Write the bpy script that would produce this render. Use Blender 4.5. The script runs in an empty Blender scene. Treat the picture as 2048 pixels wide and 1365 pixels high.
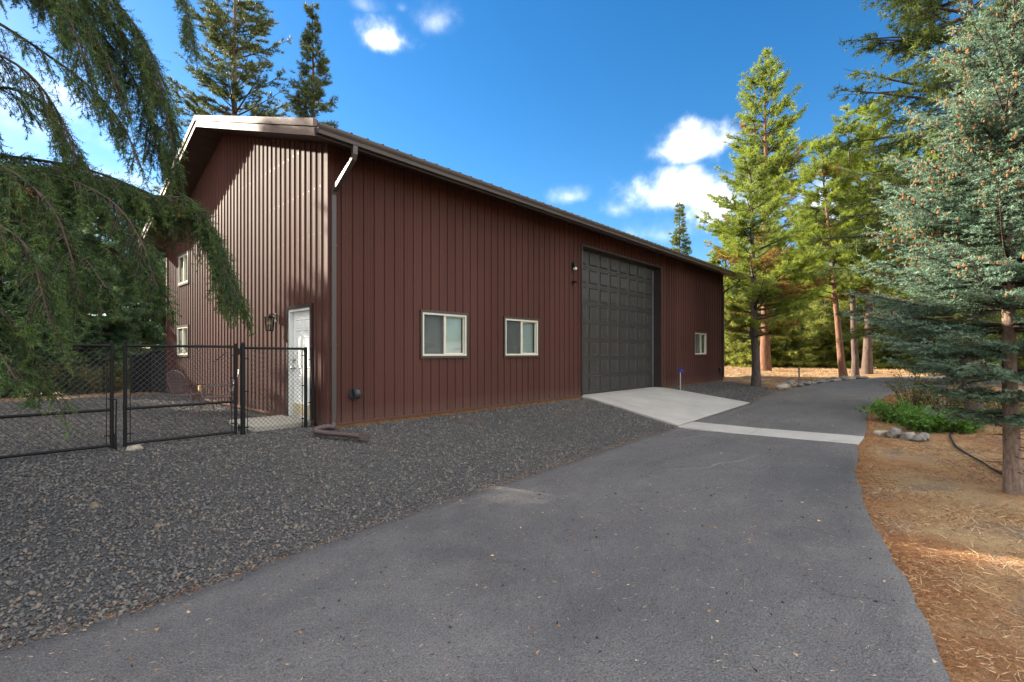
import bpy, math, random
import numpy as np
from mathutils import Vector, Matrix

S = bpy.context.scene
COL = S.collection
R = math.radians
PI = math.pi

# ------------------------------------------------------------------ camera
YAW = 42.45179            # camera looks this far to the left of the long wall's direction
cam_d = bpy.data.cameras.new('camera')
cam = bpy.data.objects.new('camera', cam_d); COL.objects.link(cam)
cam.location = (-4.2308, -8.3386, 1.2847)
cam.rotation_euler = (R(90), 0, R(YAW - 90))
cam_d.sensor_width = 36.0
cam_d.lens = 36.0 * 974.0 / 2048.0
cam_d.shift_y = 23.5 / 2048.0
cam_d.clip_start = 0.05
cam_d.clip_end = 3000.0
S.camera = cam

# ------------------------------------------------------------------ world, sun, exposure
SUN_DIR = Vector((-1.0, 3.47, 1.42)).normalized()     # towards the sun
sun_el = math.asin(SUN_DIR.z)
W = bpy.data.worlds.new('World'); S.world = W; W.use_nodes = True
SKY_STRENGTH = 0.05
EXPOSURE = 3.25
SUN_STRENGTH = 2.0
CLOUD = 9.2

def build_world():
    nt = W.node_tree; N = nt.nodes; L = nt.links
    N.clear()
    out = N.new('ShaderNodeOutputWorld')
    bg = N.new('ShaderNodeBackground'); bg.inputs['Strength'].default_value = SKY_STRENGTH
    sky = N.new('ShaderNodeTexSky'); sky.sky_type = 'NISHITA'; sky.sun_disc = False
    sky.sun_elevation = sun_el
    sky.sun_rotation = math.atan2(SUN_DIR.x, SUN_DIR.y)
    sky.altitude = 700; sky.air_density = 1.0; sky.dust_density = 0.3; sky.ozone_density = 2.5
    hs = N.new('ShaderNodeHueSaturation'); hs.inputs['Saturation'].default_value = 1.33
    hs.inputs['Value'].default_value = 0.535
    L.new(sky.outputs[0], hs.inputs['Color'])
    tc = N.new('ShaderNodeTexCoord')
    nz = N.new('ShaderNodeTexNoise'); nz.inputs['Scale'].default_value = 7.0
    nz.inputs['Detail'].default_value = 9.0; nz.inputs['Roughness'].default_value = 0.60
    L.new(tc.outputs['Generated'], nz.inputs['Vector'])
    nz2 = N.new('ShaderNodeTexNoise'); nz2.inputs['Scale'].default_value = 22.0
    nz2.inputs['Detail'].default_value = 6.0
    L.new(tc.outputs['Generated'], nz2.inputs['Vector'])

    def math_node(op, a, b=None):
        m = N.new('ShaderNodeMath'); m.operation = op
        for i, v in enumerate((a, b)):
            if v is None: continue
            if isinstance(v, (int, float)): m.inputs[i].default_value = v
            else: L.new(v, m.inputs[i])
        return m.outputs[0]
    def dot(vec):
        m = N.new('ShaderNodeVectorMath'); m.operation = 'DOT_PRODUCT'
        L.new(tc.outputs['Generated'], m.inputs[0]); m.inputs[1].default_value = vec
        return m.outputs['Value']
    nn = math_node('SUBTRACT', nz.outputs[0], 0.5)
    nn2 = math_node('SUBTRACT', nz2.outputs[0], 0.5)
    wob = math_node('ADD', math_node('MULTIPLY', nn, 2.2), math_node('MULTIPLY', nn2, 1.2))
    # cloud banks: azimuth (deg, from the +X axis towards +Y), elevation, half width, half height, density
    banks = [
        (57.8, 31.8, 3.6, 1.8, 1.0), (59.3, 34.3, 2.6, 1.2, 0.32), (51.6, 33.8, 3.0, 1.7, 0.40), (55.2, 34.6, 0.9, 0.7, 0.25),
        (22.4, 21.3, 6.2, 2.1, 1.0), (24.6, 16.9, 8.5, 2.9, 0.9), (18.8, 15.8, 6.5, 3.8, 1.0), (35.5, 17.6, 4.2, 1.4, 0.42), (30.6, 16.0, 4.6, 1.9, 0.42), (26.0, 13.0, 7.5, 1.9, 0.35),
        (5.0, 13.0, 8.0, 4.0, 0.9), (88.5, 19.0, 8.0, 4.0, 0.6), (82.0, 15.0, 6.0, 2.0, 0.35), (92.0, 29.0, 7.0, 3.0, 0.4),
    ]
    total = None
    for az, el, hw, hh, dn in banks:
        a, e = R(az), R(el)
        c = Vector((math.cos(e) * math.cos(a), math.cos(e) * math.sin(a), math.sin(e)))
        rt = Vector((math.sin(a), -math.cos(a), 0.0)); up = rt.cross(c)
        if up.z < 0: up = -up
        dx = math_node('MULTIPLY', dot(rt), 1.0 / math.tan(R(hw)))
        dy = math_node('MULTIPLY', dot(up), 1.0 / math.tan(R(hh)))
        r2 = math_node('ADD', math_node('POWER', math_node('ABSOLUTE', dx), 2.0), math_node('POWER', math_node('ABSOLUTE', dy), 2.0))
        rr = math_node('SQRT', r2)
        front = math_node('GREATER_THAN', dot(c), 0.0)
        val = math_node('ADD', math_node('ADD', math_node('SUBTRACT', 1.0, rr), wob), math_node('MULTIPLY', dy, 0.30))
        mr = N.new('ShaderNodeMapRange'); mr.interpolation_type = 'SMOOTHSTEP'
        mr.inputs['From Min'].default_value = 0.0; mr.inputs['From Max'].default_value = 1.5
        mr.inputs['To Min'].default_value = 0.0; mr.inputs['To Max'].default_value = dn
        L.new(val, mr.inputs['Value'])
        v = math_node('MULTIPLY', math_node('POWER', mr.outputs[0], 1.7), front)
        total = v if total is None else math_node('MAXIMUM', total, v)
    # unseen broken cloud added outside the view to lift the ambient light
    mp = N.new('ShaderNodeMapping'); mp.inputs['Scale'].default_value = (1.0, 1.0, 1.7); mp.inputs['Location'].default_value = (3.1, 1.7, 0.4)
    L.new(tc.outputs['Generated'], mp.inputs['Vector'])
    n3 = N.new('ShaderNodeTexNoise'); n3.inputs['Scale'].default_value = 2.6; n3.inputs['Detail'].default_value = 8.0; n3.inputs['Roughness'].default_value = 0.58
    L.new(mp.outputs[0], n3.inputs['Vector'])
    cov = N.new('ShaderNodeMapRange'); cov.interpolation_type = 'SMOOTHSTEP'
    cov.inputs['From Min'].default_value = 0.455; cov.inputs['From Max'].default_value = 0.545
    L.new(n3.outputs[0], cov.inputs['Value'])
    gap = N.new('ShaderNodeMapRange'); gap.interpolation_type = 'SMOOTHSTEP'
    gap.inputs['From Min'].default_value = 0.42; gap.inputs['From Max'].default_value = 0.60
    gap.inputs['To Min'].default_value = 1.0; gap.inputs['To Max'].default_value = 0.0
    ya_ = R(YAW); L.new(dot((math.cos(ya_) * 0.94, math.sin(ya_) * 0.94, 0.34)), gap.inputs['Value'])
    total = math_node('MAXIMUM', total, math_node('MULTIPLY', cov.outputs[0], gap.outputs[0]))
    mix = N.new('ShaderNodeMix'); mix.data_type = 'RGBA'
    L.new(total, mix.inputs['Factor'])
    L.new(hs.outputs[0], mix.inputs['A'])
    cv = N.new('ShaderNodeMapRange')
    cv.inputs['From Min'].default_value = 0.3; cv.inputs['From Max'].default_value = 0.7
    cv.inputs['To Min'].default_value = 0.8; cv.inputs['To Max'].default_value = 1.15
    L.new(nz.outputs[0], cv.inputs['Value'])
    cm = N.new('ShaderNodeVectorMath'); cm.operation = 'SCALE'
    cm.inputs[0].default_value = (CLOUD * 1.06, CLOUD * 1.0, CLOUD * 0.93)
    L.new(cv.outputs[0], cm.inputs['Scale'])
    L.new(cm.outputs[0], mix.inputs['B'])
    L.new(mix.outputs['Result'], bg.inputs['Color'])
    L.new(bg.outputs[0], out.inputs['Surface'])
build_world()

sun_d = bpy.data.lights.new('sun', 'SUN'); sun_d.energy = SUN_STRENGTH; sun_d.angle = R(0.55)
sun_d.color = (1.0, 0.89, 0.72)
sun = bpy.data.objects.new('sun', sun_d); COL.objects.link(sun)
sun.rotation_euler = (-SUN_DIR).to_track_quat('-Z', 'Y').to_euler()
sun.location = (-20, 60, 40)

vs = S.view_settings
vs.view_transform = 'Standard'; vs.look = 'None'; vs.exposure = EXPOSURE; vs.gamma = 1.0
vs.use_curve_mapping = False
S.render.engine = 'CYCLES'
S.cycles.use_denoising = True
S.cycles.max_bounces = 6
S.cycles.diffuse_bounces = 3
S.cycles.glossy_bounces = 3
S.cycles.transmission_bounces = 4
S.cycles.transparent_max_bounces = 12
S.cycles.caustics_reflective = False
S.cycles.caustics_refractive = False
S.cycles.sample_clamp_indirect = 6.0

# ------------------------------------------------------------------ materials
def new_mat(name):
    m = bpy.data.materials.new(name); m.use_nodes = True
    nt = m.node_tree; b = nt.nodes['Principled BSDF']
    return m, nt, nt.nodes, nt.links, b

def noise(nt, scale, detail=4.0, rough=0.55, coord='Object', vec_scale=None):
    N, L = nt.nodes, nt.links
    tc = N.new('ShaderNodeTexCoord')
    src = tc.outputs[coord]
    if vec_scale:
        mp = N.new('ShaderNodeMapping'); mp.inputs['Scale'].default_value = vec_scale
        L.new(src, mp.inputs['Vector']); src = mp.outputs[0]
    n = N.new('ShaderNodeTexNoise'); n.inputs['Scale'].default_value = scale
    n.inputs['Detail'].default_value = detail; n.inputs['Roughness'].default_value = rough
    L.new(src, n.inputs['Vector'])
    return n.outputs[0]

def ramp(nt, fac, stops):
    r = nt.nodes.new('ShaderNodeValToRGB'); e = r.color_ramp.elements
    while len(e) < len(stops): e.new(0.5)
    for el, (p, c) in zip(e, stops):
        el.position = p; el.color = (*c, 1.0)
    nt.links.new(fac, r.inputs[0])
    return r.outputs[0]

def mixc(nt, fac, a, b):
    m = nt.nodes.new('ShaderNodeMix'); m.data_type = 'RGBA'
    for key, v in (('Factor', fac), ('A', a), ('B', b)):
        if isinstance(v, (int, float)): m.inputs[key].default_value = v
        elif isinstance(v, tuple): m.inputs[key].default_value = (*v, 1.0)
        else: nt.links.new(v, m.inputs[key])
    return m.outputs['Result']

def bump(nt, b, height, strength=0.3, dist=0.01):
    n = nt.nodes.new('ShaderNodeBump'); n.inputs['Strength'].default_value = strength
    n.inputs['Distance'].default_value = dist
    nt.links.new(height, n.inputs['Height']); nt.links.new(n.outputs[0], b.inputs['Normal'])

def painted(name, col, rough=0.4, var=0.12, scale=3.0, spec=0.5, bumpy=0.0, vec_scale=None, metallic=0.0):
    m, nt, N, L, b = new_mat(name)
    f = noise(nt, scale, 5.0, 0.6, vec_scale=vec_scale)
    lo = tuple(c * (1 - var) for c in col); hi = tuple(min(1, c * (1 + var)) for c in col)
    L.new(ramp(nt, f, [(0.3, lo), (0.7, hi)]), b.inputs['Base Color'])
    rr = N.new('ShaderNodeMapRange'); rr.inputs['To Min'].default_value = rough * 0.85; rr.inputs['To Max'].default_value = min(1, rough * 1.2)
    L.new(f, rr.inputs['Value']); L.new(rr.outputs[0], b.inputs['Roughness'])
    b.inputs['Specular IOR Level'].default_value = spec
    b.inputs['Metallic'].default_value = metallic
    if bumpy: bump(nt, b, noise(nt, scale * 25, 3.0), bumpy, 0.004)
    return m

M = {}
M['siding'] = painted('siding', (0.086, 0.038, 0.031), 0.66, 0.10, 0.9, 0.08, 0.0, (1, 1, 0.25))
def siding_finish(m):
    nt = m.node_tree; N, L = nt.nodes, nt.links; b = N['Principled BSDF']
    src = b.inputs['Base Color'].links[0].from_socket
    oi = N.new('ShaderNodeObjectInfo')
    mr = N.new('ShaderNodeMapRange'); mr.inputs['To Min'].default_value = 0.90; mr.inputs['To Max'].default_value = 1.10
    L.new(oi.outputs['Random'], mr.inputs['Value'])
    hs = N.new('ShaderNodeHueSaturation'); L.new(mr.outputs[0], hs.inputs['Value']); L.new(src, hs.inputs['Color'])
    # dust thrown up by rain along the foot of the wall
    tc = N.new('ShaderNodeTexCoord'); sp = N.new('ShaderNodeSeparateXYZ'); L.new(tc.outputs['Object'], sp.inputs[0])
    lo = N.new('ShaderNodeMapRange'); lo.inputs['From Min'].default_value = 0.0; lo.inputs['From Max'].default_value = 0.32
    lo.inputs['To Min'].default_value = 0.45; lo.inputs['To Max'].default_value = 0.0
    L.new(sp.outputs['Z'], lo.inputs['Value'])
    n = noise(nt, 5.0, 6.0, 0.7)
    mu = N.new('ShaderNodeMath'); mu.operation = 'MULTIPLY'; L.new(lo.outputs[0], mu.inputs[0]); L.new(n, mu.inputs[1])
    L.new(mixc(nt, mu.outputs[0], hs.outputs[0], (0.19, 0.135, 0.105)), b.inputs['Base Color'])
    bump(nt, b, noise(nt, 1.6, 3.0, vec_scale=(1, 1, 0.4)), 0.25, 0.02)
siding_finish(M['siding'])
M['trim'] = painted('dark_trim', (0.040, 0.027, 0.024), 0.38, 0.12, 2.0, 0.5)
M['rake'] = painted('rake_metal', (0.15, 0.105, 0.088), 0.65, 0.10, 2.0, 0.12)
M['roof'] = painted('roof_metal', (0.055, 0.043, 0.036), 0.42, 0.12, 1.5)
M['soffit'] = painted('soffit', (0.060, 0.040, 0.034), 0.5, 0.15, 2.0)
M['gutter'] = painted('gutter', (0.060, 0.046, 0.040), 0.4, 0.10, 2.0)
M['overhead'] = painted('overhead_door', (0.037, 0.034, 0.031), 0.42, 0.08, 6.0, 0.5, 0.15)
M['cream'] = painted('vinyl_cream', (0.62, 0.58, 0.47), 0.4, 0.05, 5.0)
M['white'] = painted('white_paint', (0.72, 0.73, 0.70), 0.7, 0.05, 4.0)
M['kick'] = painted('kick_plate', (0.42, 0.36, 0.24), 0.5, 0.10, 6.0)
M['black'] = painted('black_coating', (0.008, 0.008, 0.008), 0.5, 0.2, 10.0, 0.25)
M['hood'] = painted('grey_plastic', (0.035, 0.037, 0.040), 0.45, 0.1, 10.0)
M['hose'] = painted('brown_plastic', (0.075, 0.050, 0.048), 0.42, 0.12, 8.0)
M['sillboard'] = painted('treated_board', (0.30, 0.135, 0.045), 0.8, 0.35, 9.0, 0.2, 0.4)
M['brass'] = painted('worn_brass', (0.42, 0.36, 0.25), 0.3, 0.1, 20.0, metallic=0.9)
M['blue'] = painted('blue_paint', (0.015, 0.05, 0.42), 0.4, 0.1, 20.0)
M['galv'] = painted('galvanised', (0.45, 0.47, 0.50), 0.4, 0.1, 20.0, metallic=0.6)
M['lens'] = painted('frosted_lens', (0.75, 0.75, 0.72), 0.3, 0.04, 10.0)
M['yellow'] = painted('yellow_plastic', (0.62, 0.46, 0.16), 0.5, 0.1, 10.0)
M['iron'] = painted('brown_iron', (0.13, 0.09, 0.088), 0.45, 0.15, 12.0)
M['wire'] = painted('black_wire', (0.012, 0.012, 0.012), 0.4, 0.1, 10.0)
M['fabric'] = painted('windscreen_cloth', (0.016, 0.018, 0.019), 0.9, 0.3, 14.0, 0.1)
M['rubber'] = painted('drip_hose', (0.018, 0.018, 0.020), 0.6, 0.2, 9.0)
M['blind'] = painted('blind_slats', (0.66, 0.70, 0.70), 0.5, 0.03, 4.0)
M['weathered'] = painted('weathered_wood', (0.22, 0.18, 0.14), 0.9, 0.3, 12.0, 0.2, 0.4)
M['bulb'] = painted('bulb_glass', (0.62, 0.48, 0.26), 0.15, 0.05, 10.0)

def glass_mat(name, tint, clear):
    m, nt, N, L, b = new_mat(name)
    N.remove(b)
    out = N['Material Output']
    tr = N.new('ShaderNodeBsdfTransparent'); tr.inputs[0].default_value = (*tint, 1)
    gl = N.new('ShaderNodeBsdfGlossy'); gl.inputs['Roughness'].default_value = 0.02
    fr = N.new('ShaderNodeLayerWeight'); fr.inputs['Blend'].default_value = 0.5
    pw = N.new('ShaderNodeMath'); pw.operation = 'POWER'; pw.inputs[1].default_value = 4.0; L.new(fr.outputs['Facing'], pw.inputs[0])
    mp = N.new('ShaderNodeMath'); mp.operation = 'MULTIPLY_ADD'; mp.inputs[1].default_value = 0.7; mp.inputs[2].default_value = clear
    L.new(pw.outputs[0], mp.inputs[0])
    mx = N.new('ShaderNodeMixShader')
    L.new(mp.outputs[0], mx.inputs[0]); L.new(tr.outputs[0], mx.inputs[1]); L.new(gl.outputs[0], mx.inputs[2])
    L.new(mx.outputs[0], out.inputs['Surface'])
    return m
M['glass'] = glass_mat('window_glass', (0.90, 0.95, 0.93), 0.035)

def screen_mat():
    m, nt, N, L, b = new_mat('insect_screen')
    out = N['Material Output']
    b.inputs['Base Color'].default_value = (0.06, 0.06, 0.06, 1); b.inputs['Roughness'].default_value = 0.8
    tr = N.new('ShaderNodeBsdfTransparent')
    mx = N.new('ShaderNodeMixShader'); mx.inputs[0].default_value = 0.33
    L.new(tr.outputs[0], mx.inputs[1]); L.new(b.outputs[0], mx.inputs[2]); L.new(mx.outputs[0], out.inputs['Surface'])
    return m
M['screen'] = screen_mat()

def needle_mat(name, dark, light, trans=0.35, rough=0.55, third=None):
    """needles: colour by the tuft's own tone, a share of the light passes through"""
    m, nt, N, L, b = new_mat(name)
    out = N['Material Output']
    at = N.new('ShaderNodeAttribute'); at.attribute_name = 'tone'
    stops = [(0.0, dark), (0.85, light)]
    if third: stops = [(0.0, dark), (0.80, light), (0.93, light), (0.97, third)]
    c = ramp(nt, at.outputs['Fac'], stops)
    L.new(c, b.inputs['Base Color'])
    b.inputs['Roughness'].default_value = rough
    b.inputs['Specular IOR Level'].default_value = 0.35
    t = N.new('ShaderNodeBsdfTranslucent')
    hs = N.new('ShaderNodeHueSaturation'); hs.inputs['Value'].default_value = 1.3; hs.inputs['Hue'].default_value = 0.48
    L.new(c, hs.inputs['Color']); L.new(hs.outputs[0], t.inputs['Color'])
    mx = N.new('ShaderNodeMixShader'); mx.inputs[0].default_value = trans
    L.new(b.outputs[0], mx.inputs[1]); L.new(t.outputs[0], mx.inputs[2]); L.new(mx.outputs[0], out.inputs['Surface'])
    return m
M['pine'] = needle_mat('pine_needles', (0.090, 0.140, 0.024), (0.270, 0.350, 0.048), 0.47, third=(0.26, 0.13, 0.04))
M['pine_far'] = needle_mat('pine_needles_deep', (0.045, 0.075, 0.030), (0.120, 0.150, 0.045), 0.35)
M['fir'] = needle_mat('fir_needles', (0.050, 0.088, 0.024), (0.175, 0.225, 0.045), 0.42)
M['youngfir'] = needle_mat('young_fir_needles', (0.100, 0.148, 0.034), (0.330, 0.360, 0.070), 0.45)
M['darkfir'] = needle_mat('dark_fir_needles', (0.050, 0.105, 0.053), (0.135, 0.210, 0.090), 0.38)
M['nearfir'] = needle_mat('near_fir_needles', (0.026, 0.055, 0.027), (0.125, 0.200, 0.048), 0.42, third=(0.20, 0.12, 0.04))
M['spruce'] = needle_mat('blue_spruce_needles', (0.055, 0.105, 0.064), (0.240, 0.360, 0.245), 0.28)
M['leaf'] = needle_mat('bush_leaves', (0.055, 0.130, 0.020), (0.130, 0.280, 0.040), 0.35)
M['leafdry'] = needle_mat('shrub_leaves', (0.100, 0.120, 0.030), (0.240, 0.220, 0.050), 0.35)
M['leafdark'] = needle_mat('undergrowth_leaves', (0.060, 0.120, 0.045), (0.150, 0.210, 0.070), 0.35)
M['conescale'] = painted('spruce_cones', (0.33, 0.155, 0.060), 0.7, 0.25, 30.0, 0.3)

def bark_mat(name, a, b_, scale=9.0):
    m, nt, N, L, b = new_mat(name)
    f = noise(nt, scale, 6.0, 0.7, vec_scale=(1, 1, 0.28))
    v = N.new('ShaderNodeTexVoronoi'); v.feature = 'DISTANCE_TO_EDGE'; v.inputs['Scale'].default_value = scale * 1.2
    tc = N.new('ShaderNodeTexCoord'); mp = N.new('ShaderNodeMapping'); mp.inputs['Scale'].default_value = (1, 1, 0.35)
    L.new(tc.outputs['Object'], mp.inputs[0]); L.new(mp.outputs[0], v.inputs['Vector'])
    c = ramp(nt, f, [(0.3, a), (0.7, b_)])
    cr = ramp(nt, v.outputs['Distance'], [(0.0, (0.25, 0.22, 0.2)), (0.12, (1, 1, 1))])
    mu = N.new('ShaderNodeMix'); mu.data_type = 'RGBA'; mu.blend_type = 'MULTIPLY'; mu.inputs['Factor'].default_value = 0.4
    L.new(c, mu.inputs['A']); L.new(cr, mu.inputs['B']); L.new(mu.outputs['Result'], b.inputs['Base Color'])
    b.inputs['Roughness'].default_value = 0.9
    bump(nt, b, f, 0.9, 0.05)
    return m
M['bark_dark'] = bark_mat('bark_dark', (0.055, 0.042, 0.034), (0.13, 0.10, 0.085))
M['bark_red'] = bark_mat('bark_orange', (0.11, 0.050, 0.030), (0.28, 0.135, 0.075), 6.0)
M['bark_mid'] = bark_mat('bark_brown', (0.065, 0.045, 0.036), (0.17, 0.11, 0.085), 7.0)
M['bark_spruce'] = bark_mat('bark_spruce', (0.14, 0.09, 0.065), (0.34, 0.235, 0.175), 16.0)
M['twig'] = painted('twig_wood', (0.075, 0.055, 0.042), 0.9, 0.3, 12.0, 0.2)

def ground_mat():
    m, nt, N, L, b = new_mat('dry_ground')
    n1 = noise(nt, 0.55, 6.0, 0.6); n2 = noise(nt, 5.0, 6.0, 0.65); n3 = noise(nt, 60.0, 5.0, 0.7)
    n4 = noise(nt, 0.9, 5.0, 0.6, vec_scale=(1.0, 1.3, 1))
    straw = ramp(nt, n3, [(0.25, (0.22, 0.135, 0.065)), (0.55, (0.44, 0.31, 0.165)), (0.8, (0.60, 0.47, 0.28))])
    duff = ramp(nt, n3, [(0.25, (0.10, 0.055, 0.032)), (0.5, (0.27, 0.135, 0.065)), (0.75, (0.40, 0.20, 0.085))])
    dirt = ramp(nt, n3, [(0.3, (0.12, 0.095, 0.08)), (0.7, (0.28, 0.24, 0.21))])
    f1 = ramp(nt, n1, [(0.40, (0, 0, 0)), (0.60, (1, 1, 1))])
    f2 = ramp(nt, n4, [(0.52, (0, 0, 0)), (0.68, (1, 1, 1))])
    c = mixc(nt, f1, straw, duff)
    c = mixc(nt, f2, c, dirt)
    L.new(c, b.inputs['Base Color']); b.inputs['Roughness'].default_value = 0.95
    b.inputs['Specular IOR Level'].default_value = 0.1
    bump(nt, b, n3, 0.8, 0.03)
    return m
M['ground'] = ground_mat()

def asphalt_mat():
    m, nt, N, L, b = new_mat('asphalt')
    big = noise(nt, 0.45, 5.0, 0.6); mid = noise(nt, 2.3, 6.0, 0.65); fine = noise(nt, 75.0, 4.0, 0.75)
    streak = noise(nt, 1.2, 4.0, 0.6, vec_scale=(0.35, 1.6, 1))
    v = N.new('ShaderNodeTexVoronoi'); v.inputs['Scale'].default_value = 60.0
    tc = N.new('ShaderNodeTexCoord'); L.new(tc.outputs['Object'], v.inputs['Vector'])
    base = ramp(nt, big, [(0.3, (0.088, 0.086, 0.087)), (0.7, (0.130, 0.126, 0.124))])
    c = mixc(nt, ramp(nt, mid, [(0.45, (0, 0, 0)), (0.8, (0.55, 0.55, 0.55))]), base, (0.170, 0.162, 0.153))
    c = mixc(nt, ramp(nt, streak, [(0.5, (0, 0, 0)), (0.75, (0.5, 0.5, 0.5))]), c, (0.076, 0.075, 0.079))
    grit = ramp(nt, fine, [(0.28, (0.12, 0.12, 0.12)), (0.47, (1, 1, 1)), (0.72, (2.1, 2.1, 2.1))])
    mu = N.new('ShaderNodeMix'); mu.data_type = 'RGBA'; mu.blend_type = 'MULTIPLY'; mu.inputs['Factor'].default_value = 0.8
    L.new(c, mu.inputs['A']); L.new(grit, mu.inputs['B'])
    L.new(mu.outputs['Result'], b.inputs['Base Color'])
    b.inputs['Roughness'].default_value = 0.72; b.inputs['Specular IOR Level'].default_value = 0.35
    ad = N.new('ShaderNodeMath'); ad.operation = 'ADD'
    L.new(v.outputs['Distance'], ad.inputs[0]); L.new(fine, ad.inputs[1])
    bump(nt, b, ad.outputs[0], 0.8, 0.012)
    return m
M['asphalt'] = asphalt_mat()
M['crack'] = painted('crack_dirt', (0.045, 0.042, 0.040), 0.95, 0.3, 40.0, 0.1)
M['sealer'] = painted('crack_filler', (0.20, 0.196, 0.190), 0.85, 0.25, 30.0, 0.2, 0.4)

def concrete_mat(name, base):
    m, nt, N, L, b = new_mat(name)
    n1 = noise(nt, 0.9, 6.0, 0.65); n2 = noise(nt, 7.0, 6.0, 0.7); n3 = noise(nt, 140.0, 3.0)
    st = noise(nt, 1.1, 5.0, 0.6, vec_scale=(2.2, 0.45, 1))
    a = tuple(c * 0.84 for c in base); d = tuple(min(1, c * 1.10) for c in base)
    c = ramp(nt, n1, [(0.3, a), (0.7, d)])
    c = mixc(nt, ramp(nt, n2, [(0.55, (0, 0, 0)), (0.85, (0.4, 0.4, 0.4))]), c, tuple(x * 0.68 for x in base))
    c = mixc(nt, ramp(nt, st, [(0.56, (0, 0, 0)), (0.78, (0.45, 0.45, 0.45))]), c, tuple(x * 0.62 for x in base))
    L.new(c, b.inputs['Base Color']); b.inputs['Roughness'].default_value = 0.85
    b.inputs['Specular IOR Level'].default_value = 0.25
    bump(nt, b, n3, 0.25, 0.004)
    return m
M['concrete'] = concrete_mat('concrete', (0.395, 0.382, 0.355))
M['step'] = concrete_mat('concrete_step', (0.40, 0.37, 0.31))

def gravel_bed_mat():
    m, nt, N, L, b = new_mat('gravel_bed')
    v = N.new('ShaderNodeTexVoronoi'); v.inputs['Scale'].default_value = 38.0
    tc = N.new('ShaderNodeTexCoord'); L.new(tc.outputs['Object'], v.inputs['Vector'])
    n1 = noise(nt, 0.5, 5.0, 0.6); n2 = noise(nt, 70.0, 4.0, 0.7)
    c = ramp(nt, n2, [(0.3, (0.022, 0.022, 0.023)), (0.55, (0.070, 0.069, 0.068)), (0.78, (0.17, 0.165, 0.155))])
    c = mixc(nt, ramp(nt, n1, [(0.52, (0, 0, 0)), (0.75, (0.35, 0.35, 0.35))]), c, (0.13, 0.085, 0.055))
    L.new(c, b.inputs['Base Color']); b.inputs['Roughness'].default_value = 0.85
    bump(nt, b, v.outputs['Distance'], 1.0, 0.02)
    return m
M['gravel_bed'] = gravel_bed_mat()

def random_mat(name, stops, rough=0.85, spec=0.3):
    m, nt, N, L, b = new_mat(name)
    oi = N.new('ShaderNodeObjectInfo')
    n = noise(nt, 40.0, 3.0)
    ad = N.new('ShaderNodeMath'); ad.operation = 'MULTIPLY_ADD'; ad.inputs[1].default_value = 0.25
    L.new(n, ad.inputs[0]); L.new(oi.outputs['Random'], ad.inputs[2])
    L.new(ramp(nt, ad.outputs[0], stops), b.inputs['Base Color'])
    b.inputs['Roughness'].default_value = rough; b.inputs['Specular IOR Level'].default_value = spec
    return m
M['gravel'] = random_mat('gravel_stone', [(0.05, (0.050, 0.050, 0.052)), (0.45, (0.110, 0.109, 0.110)), (0.85, (0.148, 0.144, 0.138)), (0.99, (0.19, 0.170, 0.145)), (1.0, (0.22, 0.17, 0.13))])

def tone_mat(name, stops, rough=0.9):
    m, nt, N, L, b = new_mat(name)
    at = N.new('ShaderNodeAttribute'); at.attribute_name = 'tone'
    L.new(ramp(nt, at.outputs['Fac'], stops), b.inputs['Base Color'])
    b.inputs['Roughness'].default_value = rough; b.inputs['Specular IOR Level'].default_value = 0.15
    return m
M['straw'] = tone_mat('dry_grass', [(0.0, (0.20, 0.10, 0.05)), (0.5, (0.40, 0.25, 0.13)), (1.0, (0.62, 0.46, 0.27))])
M['litter'] = tone_mat('pine_litter', [(0.0, (0.17, 0.080, 0.035)), (0.6, (0.36, 0.165, 0.068)), (1.0, (0.52, 0.32, 0.16))])
M['debris'] = tone_mat('leaf_bits', [(0.0, (0.03, 0.022, 0.018)), (0.35, (0.05, 0.04, 0.03)), (0.62, (0.36, 0.18, 0.08)), (1.0, (0.58, 0.45, 0.30))])
M['rock'] = painted('basalt_rock', (0.20, 0.185, 0.17), 0.9, 0.4, 9.0, 0.2, 0.8)
M['rocklight'] = painted('pale_rock', (0.36, 0.31, 0.25), 0.9, 0.3, 9.0, 0.2, 0.6)

# ------------------------------------------------------------------ mesh helpers
def np_mesh(name, V, F, tone=None):
    """triangles or quads from arrays"""
    V = np.asarray(V, dtype=np.float32).reshape(-1, 3); F = np.asarray(F, dtype=np.int32)
    k = F.shape[1]
    me = bpy.data.meshes.new(name)
    me.vertices.add(len(V)); me.vertices.foreach_set('co', V.ravel())
    me.loops.add(F.size); me.loops.foreach_set('vertex_index', F.ravel())
    me.polygons.add(len(F)); me.polygons.foreach_set('loop_start', np.arange(0, F.size, k, dtype=np.int32))
    me.update(calc_edges=True)
    if tone is not None:
        a = me.attributes.new('tone', 'FLOAT', 'POINT'); a.data.foreach_set('value', np.asarray(tone, dtype=np.float32))
    return me

def add(name, me, mat, parent=None, smooth=False):
    if mat is not None:
        me.materials.clear(); me.materials.append(mat)
    if smooth:
        me.polygons.foreach_set('use_smooth', [True] * len(me.polygons))
    o = bpy.data.objects.new(name, me); COL.objects.link(o)
    if parent is not None: o.parent = parent
    return o

def empty(name, loc=(0, 0, 0), rz=0.0, parent=None):
    o = bpy.data.objects.new(name, None); COL.objects.link(o)
    o.location = loc; o.rotation_euler = (0, 0, rz); o.empty_display_size = 0.3
    if parent is not None: o.parent = parent
    return o

def tag(o, label=None, cat=None, group=None, kind=None):
    if label: o['label'] = label
    if cat: o['category'] = cat
    if group: o['group'] = group
    if kind: o['kind'] = kind
    return o

def copy_tree(o, parent=None):
    c = o.copy(); COL.objects.link(c); c.parent = parent
    for ch in list(o.children): copy_tree(ch, c)
    return c

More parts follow.
